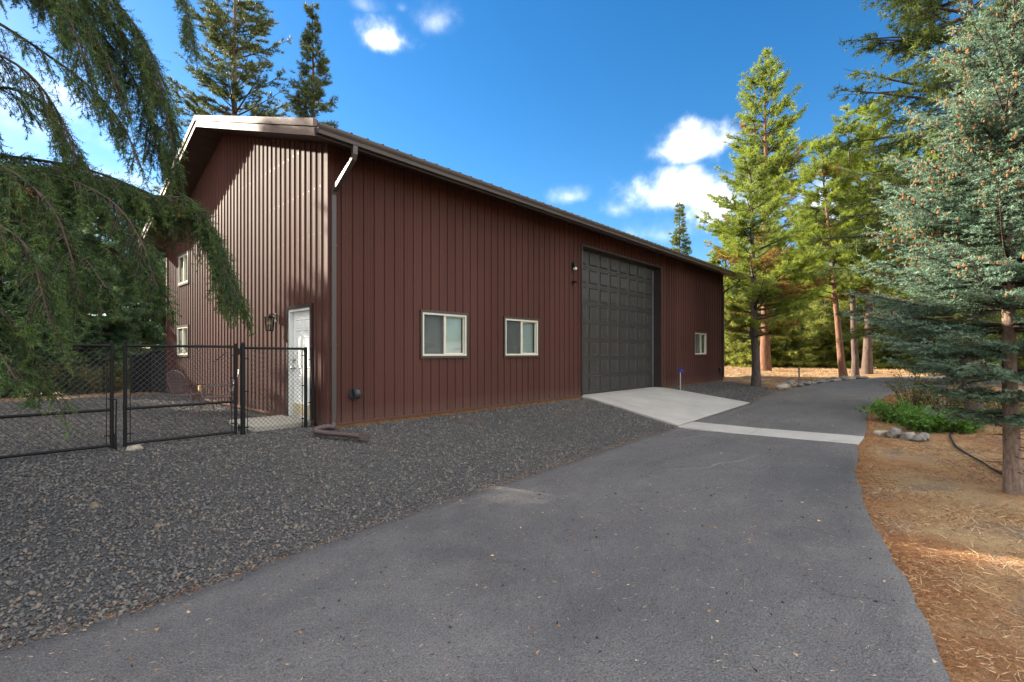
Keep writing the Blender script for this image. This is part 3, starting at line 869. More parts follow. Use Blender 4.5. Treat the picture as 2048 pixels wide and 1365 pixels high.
for s in (-1, 1):
    mb.hexa([(XA, RIDGE, rooftop(RIDGE) + .036), (XB, RIDGE, rooftop(RIDGE) + .036), (XB, RIDGE + s * .22, rooftop(RIDGE + .22) + .036), (XA, RIDGE + s * .22, rooftop(RIDGE + .22) + .036),
             (XA, RIDGE, rooftop(RIDGE) + .042), (XB, RIDGE, rooftop(RIDGE) + .042), (XB, RIDGE + s * .22, rooftop(RIDGE + .22) + .042), (XA, RIDGE + s * .22, rooftop(RIDGE + .22) + .042)])
mb.build('ridge_cap', M['roof'], barn)

def sloped(name, mat, x0, x1, ya, yb, off0, off1):
    """a bar following the roof pitch between ya and yb, its underside off0 and its top off1 above the soffit line"""
    return MB().hexa([(x0, ya, soff(ya) + off0), (x1, ya, soff(ya) + off0), (x1, yb, soff(yb) + off0), (x0, yb, soff(yb) + off0),
                      (x0, ya, soff(ya) + off1), (x1, ya, soff(ya) + off1), (x1, yb, soff(yb) + off1), (x0, yb, soff(yb) + off1)]).build(name, mat, barn)
for xe, s in ((XA, -1), (XB, 1)):
    for ya, yb in ((-OVE - 0.03, RIDGE - 0.001), (RIDGE + 0.001, WID + OVE + 0.03)):
        lo = (xe - 0.022, xe) if s < 0 else (xe, xe + 0.022)
        hi = (xe - 0.045, xe + 0.02) if s < 0 else (xe - 0.02, xe + 0.045)
        sloped('rake_fascia', M['rake'], lo[0], lo[1], ya + 0.02, yb, -0.012, 0.125)
        sloped('rake_trim', M['rake'], hi[0], hi[1], ya, yb, 0.138, 0.262)
# soffit boards under the rake overhang and under the eaves
def soffit():
    w = 0.305
    y = -OVE + 0.02
    while y < WID + OVE - 0.05:
        yb = min(y + w - 0.012, WID + OVE - 0.02)
        if y < RIDGE < yb: yb = RIDGE - 0.002
        if yb - y > 0.03:
            sloped('soffit_board', M['soffit'], XA + 0.004, -0.001, y, yb, 0.016, 0.035)
        y = yb + 0.012 if yb != RIDGE - 0.002 else RIDGE + 0.002
    sloped('soffit_sheet', M['soffit'], LEN + 0.001, XB - .004, -OVE + 0.02, RIDGE - .002, 0.016, 0.035)
    sloped('soffit_sheet', M['soffit'], LEN + 0.001, XB - .004, RIDGE + .002, WID + OVE - 0.02, 0.016, 0.035)
    sloped('soffit_sheet', M['soffit'], 0.0, LEN, WID + 0.03, WID + OVE - 0.02, 0.016, 0.035)
    x = 0.001
    while x < LEN - 0.02:
        xb = min(x + w - 0.010, LEN)
        sloped('soffit_board', M['soffit'], x, xb, -OVE + 0.02, 0.0, 0.016, 0.035)
        x = xb + 0.010
soffit()
ze = soff(-OVE)
box('eave_fascia', M['trim'], barn, XA + 0.002, XB - 0.002, -OVE - 0.012, -OVE + 0.018, ze - 0.01, ze + 0.20)
box('eave_fascia', M['trim'], barn, XA + 0.002, XB - 0.002, WID + OVE - 0.018, WID + OVE + 0.012, ze - 0.01, ze + 0.20)
def gutter():
    y0 = -OVE - 0.014; zt = ze + 0.150
    pr = [(y0, zt), (y0, zt - 0.125), (y0 - 0.075, zt - 0.125), (y0 - 0.085, zt - 0.075), (y0 - 0.112, zt - 0.030), (y0 - 0.118, zt), (y0 - 0.128, zt + 0.004),
          (y0 - 0.128, zt - 0.006), (y0 - 0.120, zt - 0.034), (y0 - 0.094, zt - 0.078), (y0 - 0.083, zt - 0.131), (y0 - 0.002, zt - 0.131)]
    mb = MB(); n = len(pr); xa, xb = XA + 0.01, XB - 0.01
    mb.v = [(xa, y, z) for y, z in pr] + [(xb, y, z) for y, z in pr]
    for i in range(n - 1): mb.f.append((i, i + 1, n + i + 1, n + i))
    mb.f.append((0, 1, 2, 3, 4, 5)); mb.f.append((n, n + 5, n + 4, n + 3, n + 2, n + 1))
    g = mb.build('gutter', M['gutter'], barn)
gutter()
def downspout(x, far):
    """square pipe: gutter outlet, swan neck back to the wall, then down the corner"""
    yw = -0.075; zg = ze + 0.02
    pts = [(x, -OVE - 0.055, zg), (x, -OVE - 0.055, zg - 0.14), (x, -OVE - 0.02, zg - 0.21), (x, yw - 0.04, zg - 0.60), (x, yw, zg - 0.68), (x, yw, 0.10 if not far else 0.12)]
    mb = MB(); n0 = 0
    hw, hd = 0.040, 0.032
    for i, p in enumerate(pts):
        a = Vector(pts[max(i - 1, 0)]); b = Vector(pts[min(i + 1, len(pts) - 1)]); d = (b - a).normalized()
        nrm = Vector((1, 0, 0)).cross(d).normalized(); pv = Vector(p)
        for sx, sn in ((-1, -1), (1, -1), (1, 1), (-1, 1)):
            mb.v.append(tuple(pv + Vector((sx * hw, 0, 0)) + nrm * sn * hd))
    for i in range(len(pts) - 1):
        for k in range(4):
            a0 = i * 4 + k; a1 = i * 4 + (k + 1) % 4
            mb.f.append((a0, a1, a1 + 4, a0 + 4))
    mb.f += [(3, 2, 1, 0), tuple(len(mb.v) - 4 + k for k in range(4))]
    o = mb.build('downspout', M['gutter'], barn)
    for z in (1.4, 3.2):
        box('strap', M['gutter'], o, x - 0.05, x + 0.05, yw - 0.036, -0.020, z, z + 0.03)
downspout(0.055, False)
downspout(LEN - 0.06, True)

# windows ------------------------------------------------------------
def window(name, tw, a, b, z0, z1, lab=None, blinds=True, depth_sign=1):
    """tw(t, out, z) gives world points; out > 0 is away from the wall"""
    w = empty(name, (0, 0, 0), parent=barn)
    def bx(nm, mat, t0, t1, o0, o1, zz0, zz1, par=w):
        p = []
        for z in (zz0, zz1):
            p += [tw(t0, o0, z), tw(t1, o0, z), tw(t1, o1, z), tw(t0, o1, z)]
        return MB().hexa(p).build(nm, mat, par)
    T = 0.052
    bx('trim', M['trim'], a, b, 0.0, 0.040, z1 - T, z1); bx('trim', M['trim'], a, b, 0.0, 0.040, z0, z0 + T)
    bx('trim', M['trim'], a, a + T, 0.0, 0.038, z0 + T, z1 - T); bx('trim', M['trim'], b - T, b, 0.0, 0.038, z0 + T, z1 - T)
    a2, b2, c2, d2 = a + T + .001, b - T - .001, z0 + T + .001, z1 - T - .001
    f = 0.042
    bx('frame', M['cream'], a2, b2, -0.07, 0.030, d2 - f, d2); bx('frame', M['cream'], a2, b2, -0.07, 0.036, c2, c2 + f)
    bx('frame', M['cream'], a2, a2 + f, -0.07, 0.030, c2 + f, d2 - f); bx('frame', M['cream'], b2 - f, b2, -0.07, 0.030, c2 + f, d2 - f)
    mid = 0.5 * (a2 + b2)
    bx('meeting_stile', M['cream'], mid - 0.028, mid + 0.028, -0.055, 0.016, c2 + f, d2 - f)
    g = 0.022
    # sliding sash on the far half has its own thin frame
    s0, s1 = mid + 0.028, b2 - f
    bx('sash_rail', M['cream'], s0, s1, -0.05, -0.015, d2 - f - g, d2 - f); bx('sash_rail', M['cream'], s0, s1, -0.05, -0.015, c2 + f, c2 + f + g)
    bx('sash_rail', M['cream'], s1 - g, s1, -0.05, -0.015, c2 + f + g, d2 - f - g)
    bx('pane', M['glass'], mid + 0.029, s1 - g, -0.040, -0.036, c2 + f + g, d2 - f - g)
    bx('pane', M['glass'], a2 + f, mid - 0.029, -0.048, -0.044, c2 + f, d2 - f)
    bx('insect_screen', M['screen'], a2 + f, mid - 0.029, -0.012, -0.010, c2 + f, d2 - f)
    if blinds:
        mb = MB(); z = c2 + 0.02; n = 0
        while z < d2 - 0.02:
            p = [tw(a2 + f, -0.115, z), tw(b2 - f, -0.115, z), tw(b2 - f, -0.100, z + 0.019), tw(a2 + f, -0.100, z + 0.019)]
            q = [(x, y, zz + 0.0015) for x, y, zz in p]
            mb.hexa(p + q); z += 0.0215
        mb.build('blinds', M['blind'], w)
    else:
        bx('curtain', M['blind'], a2 + 0.55, b2 - 0.02, -0.16, -0.15, c2, d2)
    bx('reveal', M['trim'], a + .01, b - .01, -0.50, -0.45, z0, z1)
    if lab: w['label'] = lab
    return w
lw = lambda t, o, z: (t, -o, z)
gw = lambda t, o, z: (-o, t, z)
for i, (a, b) in enumerate(WINS): window('window', lw, a, b, WZ0, WZ1, blinds=(i < 2))
for a, b, c, d in GW: window('window', lambda t, o, z, s=a + b: (-o, s - t, z), a, b, c, d, blinds=False)

# overhead door ------------------------------------------------------
od = empty('overhead_door', (0, 0, 0), parent=barn); od['label'] = 'tall dark brown sectional overhead door with raised panels'
DY = 0.28
nsec = 8; H0 = -0.02; SH = (DOOR[3] - H0 + 0.04) / nsec
PX = [8.19 + 0.636 * k for k in range(8)]
for r_ in range(nsec):
    z0 = H0 + r_ * SH
    s = box('section', M['overhead'], od, DOOR[0] + .012, DOOR[1] - .012, DY, DY + 0.05, z0 + 0.003, z0 + SH - 0.003, 0.004)
    for k in range(8):
        xa, xb = PX[k], PX[k] + 0.455; za, zb = z0 + 0.080, z0 + SH - 0.060
        mb = MB(); g = 0.028; y0 = DY - 0.001
        # recessed groove round a raised field, as on a stamped steel panel
        ring = [(xa, za), (xb, za), (xb, zb), (xa, zb)]
        inn = [(xa + g, za + g), (xb - g, za + g), (xb - g, zb - g), (xa + g, zb - g)]
        o_ = [(xa - .006, za - .006), (xb + .006, za - .006), (xb + .006, zb + .006), (xa - .006, zb + .006)]
        n0 = 0
        mb.v = [(x, y0, z) for x, z in o_] + [(x, y0 - 0.019, z) for x, z in ring] + [(x, y0 - 0.002, z) for x, z in inn] + [(x, y0 - 0.016, z) for x, z in [(xa + g + .018, za + g + .018), (xb - g - .018, za + g + .018), (xb - g - .018, zb - g - .018), (xa + g + .018, zb - g - .018)]]
        for lv in range(3):
            for q in range(4):
                mb.f.append((lv * 4 + q, lv * 4 + (q + 1) % 4, lv * 4 + 4 + (q + 1) % 4, lv * 4 + 4 + q))
        mb.f.append((12, 13, 14, 15))
        mb.build('raised_panel', M['overhead'], od)
box('weather_seal', M['black'], od, DOOR[0] + .012, DOOR[1] - .012, DY - .012, DY + 0.03, -0.024, H0 + .001)
for x0, x1 in ((DOOR[0] - 0.002, DOOR[0] + 0.010), (DOOR[1] - 0.010, DOOR[1] + 0.002)):
    box('jamb', M['trim'], od, x0, x1, -0.043, DY + 0.06, -0.02, DOOR[3] + 0.01)
box('header_trim', M['trim'], od, DOOR[0] + 0.011, DOOR[1] - 0.011, -0.043, DY + 0.06, DOOR[3], DOOR[3] + 0.012)
box('jamb_face', M['trim'], od, DOOR[0] - 0.05, DOOR[0] - 0.003, -0.040, 0.0, -0.02, DOOR[3] + 0.05)
box('jamb_face', M['trim'], od, DOOR[1] + 0.003, DOOR[1] + 0.05, -0.040, 0.0, -0.02, DOOR[3] + 0.05)
box('header_face', M['trim'], od, DOOR[0] - 0.002, DOOR[1] + 0.002, -0.041, 0.0, DOOR[3] + 0.013, DOOR[3] + 0.05)
box('track', M['galv'], od, DOOR[1] - 0.10, DOOR[1] - 0.07, DY - 0.03, DY - 0.005, 0.0, DOOR[3] - 0.1)

# personnel door -----------------------------------------------------
pd = empty('entry_door', (0, 0, 0), parent=barn); pd['label'] = 'white six-panel entry door with tan kick plate in dark trim'
pa, pb, pz = PDOOR[0], PDOOR[1], PDOOR[3]
MB().box(-0.04, 0.0, pa - 0.07, pa, 0.0, pz + 0.07).box(-0.04, 0.0, pb, pb + 0.07, 0.0, pz + 0.07).build('casing', M['trim'], pd)
box('casing_head', M['trim'], pd, -0.042, 0.0, pa + .001, pb - .001, pz, pz + 0.07)
box('frame', M['white'], pd, -0.02, 0.12, pa, pa + 0.045, 0.0, pz); box('frame', M['white'], pd, -0.02, 0.12, pb - 0.045, pb, 0.0, pz)
box('frame', M['white'], pd, -0.02, 0.12, pa + .046, pb - .046, pz - 0.045, pz)
sx = 0.06
box('door_slab', M['white'], pd, sx, sx + 0.045, pa + 0.049, pb - 0.049, 0.03, pz - 0.049)
box('threshold', M['galv'], pd, -0.04, 0.12, pa + .046, pb - .046, -0.01, 0.025)
cw = (pb - pa - 0.1)
for k, (y0, y1) in enumerate(((pa + 0.05 + cw * .14, pa + 0.05 + cw * .44), (pa + 0.05 + cw * .56, pa + 0.05 + cw * .86))):
    for z0, z1 in ((1.72, 1.95), (0.98, 1.60), (0.33, 0.84)):
        mb = MB(); g = 0.022
        o_ = [(y0, z0), (y1, z0), (y1, z1), (y0, z1)]
        def sh(l, d): return [(y0 + d, z0 + d), (y1 - d, z0 + d), (y1 - d, z1 - d), (y0 + d, z1 - d)]
        lv = [(0.0, -0.001), (0.012, -0.014), (0.030, -0.004), (0.050, -0.012)]
        mb.v = [(sx + e, y, z) for d, e in lv for y, z in sh(0, d)]
        for a in range(3):
            for q in range(4): mb.f.append((a * 4 + q, a * 4 + (q + 1) % 4, a * 4 + 4 + (q + 1) % 4, a * 4 + 4 + q))
        mb.f.append((12, 13, 14, 15)); mb.build('door_panel', M['white'], pd)
box('kick_plate', M['kick'], pd, sx - 0.004, sx - 0.0005, pa + 0.06, pb - 0.06, 0.04, 0.27)
MB().tube([(sx, pb - 0.11, 0.98), (sx - 0.035, pb - 0.11, 0.98)], 0.014, 8).ball((sx - 0.055, pb - 0.11, 0.98), 0.030).build('door_knob', M['brass'], pd, True)
MB().tube([(sx, pb - 0.11, 1.14), (sx - 0.03, pb - 0.11, 1.14)], 0.030, 10).build('deadbolt', M['brass'], pd, True)
box('interior_wall', M['trim'], barn, 0.6, 0.65, 0.2, 3.0, -0.02, 2.6)

# door step
stp = MB().hexa([(-1.02, 0.62, -0.22), (-0.045, 0.58, -0.22), (-0.045, 1.88, -0.22), (-1.02, 1.92, -0.22), (-1.02, 0.62, 0.005), (-0.045, 0.58, 0.012), (-0.045, 1.88, 0.012), (-1.02, 1.92, 0.005)]).build('door_step', M['step'])
m_ = stp.modifiers.new('bevel', 'BEVEL'); m_.width = 0.015; m_.segments = 2
tag(stp, 'tan concrete slab step below the white entry door', 'step')

# wall fittings ------------------------------------------------------
lan = empty('wall_lantern', (0, 2.20, 1.90))
tag(lan, 'black glass-sided lantern on the gable wall beside the entry door', 'lamp')
box('backplate', M['black'], lan, -0.055, -0.033, -0.065, 0.065, 0.02, 0.20, 0.006)
MB().tube([(-0.04, 0, 0.16), (-0.09, 0, 0.19), (-0.16, 0, 0.19), (-0.17, 0, 0.15)], 0.011, 6).build('arm', M['black'], lan, True)
def hexring(r, z): return [(-0.17 + r * math.cos(PI / 3 * k), r * math.sin(PI / 3 * k), z) for k in range(6)]
mb = MB(); mb.v = hexring(0.115, 0.115) + hexring(0.105, 0.128) + hexring(0.05, 0.150) + hexring(0.02, 0.165)
for l in range(3):
    for k in range(6): mb.f.append((l * 6 + k, l * 6 + (k + 1) % 6, l * 6 + 6 + (k + 1) % 6, l * 6 + 6 + k))
mb.f += [(5, 4, 3, 2, 1, 0), (18, 19, 20, 21, 22, 23)]; mb.build('cap', M['black'], lan)
for (x1, y1, _), (x0, y0, _) in zip(hexring(0.092, 0), hexring(0.075, 0)):
    MB().tube([(x1, y1, 0.115), (x0, y0, -0.15)], 0.008, 5).build('cage_bar', M['black'], lan)
mb = MB(); mb.v = hexring(0.082, -0.165) + hexring(0.082, -0.148)
for k in range(6): mb.f.append((k, (k + 1) % 6, 6 + (k + 1) % 6, 6 + k))
mb.f += [(5, 4, 3, 2, 1, 0), (6, 7, 8, 9, 10, 11)]; mb.build('base_ring', M['black'], lan)
mb = MB(); mb.v = hexring(0.070, -0.147) + hexring(0.086, 0.113)
for k in range(6): mb.f.append((k, (k + 1) % 6, 6 + (k + 1) % 6, 6 + k))
mb.build('glass', M['glass'], lan)
MB().tube([(-0.17, 0, 0.10), (-0.17, 0, 0.05)], 0.018, 8).ball((-0.17, 0, 0.0), (0.032, 0.032, 0.055)).build('bulb', M['bulb'], lan, True)

def vent_hood(loc, rz, label):
    r = empty('vent_hood', loc, rz); tag(r, label, 'vent', 'round vent hoods on the barn walls')
    mb = MB(); n = 10; w = 0.065
    # half drum, open below, its flat side on the wall
    arc = [(-0.105 * math.sin(PI * k / n) if k not in (0, n) else 0.0, 0.105 * math.cos(PI * k / n)) for k in range(n + 1)]
    mb.v = [(-w, y, z) for y, z in arc] + [(w, y, z) for y, z in arc]
    m = n + 1
    for k in range(n): mb.f.append((k, k + 1, m + k + 1, m + k))
    mb.f += [tuple(range(m)), tuple(reversed(range(m, 2 * m)))]
    mb.build('hood', M['hood'], r, True)
    MB().tube([(0, 0.0, 0), (0, -0.014, 0)], 0.115, 14).build('flange', M['hood'], r)
vent_hood((0.50, -0.034, 0.52), 0, 'grey half-round vent hood on the long wall by the near corner')
vent_hood((19.36, -0.034, 0.48), 0, 'small dark vent hood on the long wall at the far corner')
vent_hood((-0.034, 10.62, 0.53), -PI / 2, 'round vent hood low on the gable wall past its window')

ml = empty('motion_light', (7.515, -0.033, 3.79)); tag(ml, 'black wall light with frosted lens left of the overhead door', 'wall light')
MB().hexa([(-.06, -.09, -.03), (.06, -.09, -.03), (.06, 0, -.03), (-.06, 0, -.03), (-.055, -.06, .13), (.055, -.06, .13), (.055, 0, .13), (-.055, 0, .13)]).build('housing', M['black'], ml)
MB().ball((0, -.06, -.045), (.062, .062, .05), 10, 6).build('lens', M['lens'], ml, True)
sc_ = empty('security_camera', (7.49, -0.033, 3.35)); tag(sc_, 'small black security camera under the wall light', 'camera')
MB().tube([(0, 0, 0), (0, -.03, 0)], .045, 10).build('mount', M['black'], sc_)
MB().tube([(0, -.03, 0), (.02, -.07, .01)], .014, 6).tube([(-.05, -.085, .0), (.08, -.10, .015)], .032, 10).build('body', M['black'], sc_, True)
oc = empty('outlet_cover', (-0.033, 7.35, 0.20)); tag(oc, 'small yellow outlet cover low on the gable wall behind chairs', 'outlet')
box('cover', M['yellow'], oc, -0.05, 0, -0.06, 0.06, 0, 0.17, 0.008); box('flap', M['yellow'], oc, -0.062, -0.051, -0.045, 0.045, 0.02, 0.15, 0.004)

# corrugated downspout extension
def extension():
    r = empty('downspout_extension', (0.055, -0.075, 0.0)); tag(r, 'brown corrugated drain pipe curling from the downspout over the gravel', 'drain pipe')
    base = Vector((0.055, -0.075, 0.0))
    z = lambda x, y: hz(x, y)
    ctrl = [(0.055, -0.075, 0.13), (0.05, -0.09, 0.0), (0.00, -0.17, -0.075), (-0.16, -0.28, -0.045), (-0.36, -0.34, -0.055), (-0.44, -0.46, -0.07), (-0.36, -0.58, -0.09), (-0.20, -0.72, -0.115), (-0.04, -0.85, -0.14), (0.09, -0.955, -0.165)]
    ctrl = [(x, y, z_ + (0.045 if k > 1 else 0)) for k, (x, y, z_) in enumerate(ctrl)]
    P = pchip(ctrl, 330); pts = [Vector(p) - base for p in P]
    s = np.r_[0, np.cumsum(np.linalg.norm(np.diff(P, axis=0), axis=1))]
    rad = [0.046 + 0.006 * math.sin(2 * PI * d / 0.024) if 0.16 < d < s[-1] else 0.044 for d in s]
    MB().tube(pts, rad, 14).build('pipe', M['hose'], r, True)
    a = pts[-1]; d = (pts[-1] - pts[-5]).normalized(); side = d.cross(Vector((0, 0, 1))).normalized(); up = side.cross(d)
    mb = MB()
    def ring(c, w, h): return [tuple(c + side * sx * w + up * sz * h) for sx, sz in ((-1, -1), (1, -1), (1, 1), (-1, 1))]
    A = ring(a - d * .02, .052, .048); B = ring(a + d * .13, .056, .038); Bi = ring(a + d * .13, .050, .032); Ai = ring(a + d * .01, .046, .030)
    mb.v = A + B + Bi + Ai
    for l in range(3):
        for k in range(4): mb.f.append((l * 4 + k, l * 4 + (k + 1) % 4, l * 4 + 4 + (k + 1) % 4, l * 4 + 4 + k))
    mb.f.append((12, 13, 14, 15)); mb.build('outlet', M['hose'], r)
extension()

# yard hydrant
hy = empty('yard_hydrant', (13.62, -0.62, hz(13.62, -0.62) - 0.02)); tag(hy, 'thin blue-headed yard hydrant standing in gravel beside the apron', 'hydrant')
MB().tube([(0, 0, 0), (0, 0, 0.72)], 0.020, 8).build('standpipe', M['galv'], hy)
MB().box(-0.035, 0.035, -0.035, 0.035, 0.70, 0.83).tube([(0.0, -0.03, 0.77), (0.03, -0.10, 0.75), (0.035, -0.12, 0.70)], 0.018, 8).build('head', M['blue'], hy)
MB().tube([(0, 0.03, 0.82), (0, 0.06, 0.85), (-.02, -0.06, 0.90)], 0.010, 6).build('lever', M['blue'], hy)

# ------------------------------------------------------------------ chain-link fence
def chain_mesh(name, parent, x0, x1, y, z0, z1, d=0.078, r=0.0028, mat=None):
    """diagonal wires clipped to the panel"""
    mb = MB()
    def seg(p, q):
        mb.tube([p, q], r, 3, False)
    for s in (1, -1):
        c0 = x0 - (z1 - z0); k = 0
        x = x0 - (z1 - z0)
        while x < x1 + (z1 - z0):
            # wire: X = x + s-dependent slope * (z - z0)
            pts = []
            if s > 0: f = lambda z: x + (z - z0)
            else: f = lambda z: x + (z1 - z0) - (z - z0)
            za, zb = z0, z1
            if s > 0:
                za = max(z0, z0 + (x0 - x)); zb = min(z1, z0 + (x1 - x))
            else:
                za = max(z0, z0 + (x + (z1 - z0) - x1)); zb = min(z1, z0 + (x + (z1 - z0) - x0))
            if zb - za > 0.01:
                seg((f(za), y + 0.0025 * s, za), (f(zb), y + 0.0025 * s, zb))
            x += d
    # knuckles standing above the rail
    x = x0 + d / 2
    while x < x1:
        mb.tube([(x - 0.012, y, z1), (x, y, z1 + 0.028), (x + 0.012, y, z1)], r, 3, False); x += d
    return mb.build(name, mat or M['wire'], parent)

def post(name, parent, x, y, z0, z1, r, cap=True, mat=None):
    mb = MB().tube([(x, y, z0), (x, y, z1)], r, 12)
    if cap: mb.ball((x, y, z1), (r * 1.12, r * 1.12, r * 0.8), 10, 6)
    return mb.build(name, mat or M['black'], parent, False)

FY = 0.42
def gate(x0, x1, label, hinge_x, rod):
    """frame of round tube with a middle rail"""
    zb = hz(0.5 * (x0 + x1), FY - .2) + 0.075; zt = 1.385
    g = empty('chain_link_gate', (x0, FY, 0)); tag(g, label, 'gate', 'double yard gate leaves')
    w = x1 - x0
    for x in (0.024, w - 0.024): post('stile', g, x, 0, zb - 0.035, zt + (0.055 if (x < 0.1) == (hinge_x > x0 + 0.1) else 0.035), 0.0235)
    for z, nm in ((zt, 'top_rail'), (zb + 0.50, 'middle_rail'), (zb, 'bottom_rail')):
        MB().tube([(0.04, 0, z), (w - 0.04, 0, z)], 0.020, 10).build(nm, M['black'], g)
    chain_mesh('chain_mesh', g, 0.085, w - 0.085, 0.0, zb + 0.0, zt + 0.005)
    for x in (0.082, w - 0.082): MB().box(x - 0.005, x + 0.005, -0.004, 0.004, zb + 0.02, zt - 0.02).build('tension_bar', M['black'], g)
    for x, s in ((0.024, 1), (w - 0.024, -1)):
        for z in np.linspace(zb + 0.14, zt - 0.14, 4):
            MB().tube([(x, 0, z - 0.008), (x, 0, z + 0.008)], 0.028, 10).box(min(x, x + s * 0.085), max(x, x + s * 0.085), -0.007, 0.007, z - 0.008, z + 0.008).build('band', M['black'], g)
    if rod:
        MB().tube([(w + 0.012, -0.035, 0.02), (w + 0.022, -0.035, 0.63)], 0.010, 6).tube([(w + 0.022, -0.035, 0.63), (w - 0.07, -0.03, 0.64)], 0.009, 6).tube([(w + .012, -.035, -0.13), (w + .012, -.035, 0.15)], 0.016, 8).build('drop_rod', M['black'], g)
    return g
gate(-4.98, -2.955, 'wide black chain-link gate leaf under the hanging fir boughs', -4.98, True)
gt = gate(-2.855, -1.365, 'black chain-link gate leaf in front of the patio chairs', -1.365, False)
MB().tube([(1.33, 0.02, 1.29), (1.16, 0.02, 1.14)], 0.009, 6).build('latch_arm', M['black'], gt)
fs = empty('fence_panel', (-1.28, FY, 0)); tag(fs, 'narrow black chain-link fence panel in front of the entry door', 'fence')
post('gate_post', fs, 0, 0, -0.25, 1.43, 0.038)
post('line_post', fs, 1.07, 0.03, -0.25, 1.37, 0.030)
MB().tube([(0.03, 0, 1.365), (1.07, 0.02, 1.355)], 0.021, 10).build('top_rail', M['black'], fs)
chain_mesh('chain_mesh', fs, 0.075, 1.00, 0.012, -0.07, 1.37)
for x in (0.075, 1.00): MB().box(x - 0.005, x + 0.005, 0.006, 0.016, -0.06, 1.35).build('tension_bar', M['black'], fs)
for z in (0.03, 0.63, 1.18): 
    MB().box(0.0, 0.095, -0.008, 0.008, z, z + 0.018).build('band', M['black'], fs)
    MB().box(0.985, 1.07, 0.005, 0.022, z + .05, z + 0.068).build('band', M['black'], fs)
for z in (0.02, 1.28): MB().box(-0.075, 0.0, -0.01, 0.01, z, z + 0.05).tube([(-0.06, 0, z - .03), (-0.06, 0, z + .08)], 0.012, 8).build('hinge', M['black'], fs)
lp = empty('loose_post', (-0.10, 0.36, -0.25)); tag(lp, 'black steel post leaning at the barn corner beside the downspout', 'post')
MB().tube([(0.02, -0.03, 0.0), (-0.045, 0.0, 1.62)], 0.026, 12).ball((-0.045, 0, 1.62), (.029, .029, .02)).build('pole', M['black'], lp)
for z in (0.62, 1.40): MB().box(-0.10, -0.01, -0.007, 0.007, z, z + 0.016).build('tie', M['black'], lp)

def back_fence(label, pts, cloth):
    g = empty('back_fence', (0, 0, 0)); tag(g, label, 'fence', 'fence behind the yard')
    for i, (x, y, zb, zt) in enumerate(pts):
        post('line_post', g, x, y, zb - 0.2, zt + 0.04, 0.032)
        if i:
            xa, ya, ba, ta = pts[i - 1]
            MB().tube([(xa, ya, ta), (x, y, zt)], 0.022, 8).build('top_rail', M['black'], g)
            mb = MB(); n = int(math.hypot(x - xa, y - ya) / 0.085); 
            hgt_ = zt - zb; L_ = math.hypot(x - xa, y - ya)
            for s in (0, 1):
                u = -hgt_
                while u < L_:
                    a0, a1 = max(u, 0), min(u + hgt_, L_)
                    if a1 - a0 > 0.02:
                        f0, f1 = (a0 - u), (a1 - u)
                        if s: f0, f1 = hgt_ - f0, hgt_ - f1
                        P = lambda t, h: (xa + (x - xa) * t / L_, ya + (y - ya) * t / L_, ba + (zb - ba) * t / L_ + h)
                        mb.tube([P(a0, f0), P(a1, f1)], 0.0026, 3, False)
                    u += 0.085
            mb.build('chain_mesh', M['wire'], g)
            if cloth:
                dx, dy = (x - xa) / L_, (y - ya) / L_; ox, oy = -dy * 0.03, dx * 0.03
                MB().hexa([(xa + ox, ya + oy, ba + .02), (x + ox, y + oy, zb + .02), (x + ox * 1.2, y + oy * 1.2, zb + .02), (xa + ox * 1.2, ya + oy * 1.2, ba + .02),
                           (xa + ox, ya + oy, ta - .03), (x + ox, y + oy, zt - .03), (x + ox * 1.2, y + oy * 1.2, zt - .03), (xa + ox * 1.2, ya + oy * 1.2, ta - .03)]).build('windscreen_cloth', M['fabric'], g)
back_fence('black back fence with dark windscreen cloth meeting the barn corner', [(-0.62, 12.75, -0.12, 1.16), (-0.18, 12.45, -0.1, 1.28), (0.06, 11.25, -0.1, 1.40)], True)
back_fence('open chain-link back fence in front of the leafy undergrowth', [(-7.5, 15.2, -0.30, 0.92), (-5.2, 15.6, -0.30, 0.88), (-3.4, 15.9, -0.30, 0.85), (-1.88, 16.2, -0.30, 0.86), (-1.2, 14.4, -0.2, 1.0), (-0.66, 12.82, -0.12, 1.15)], False)

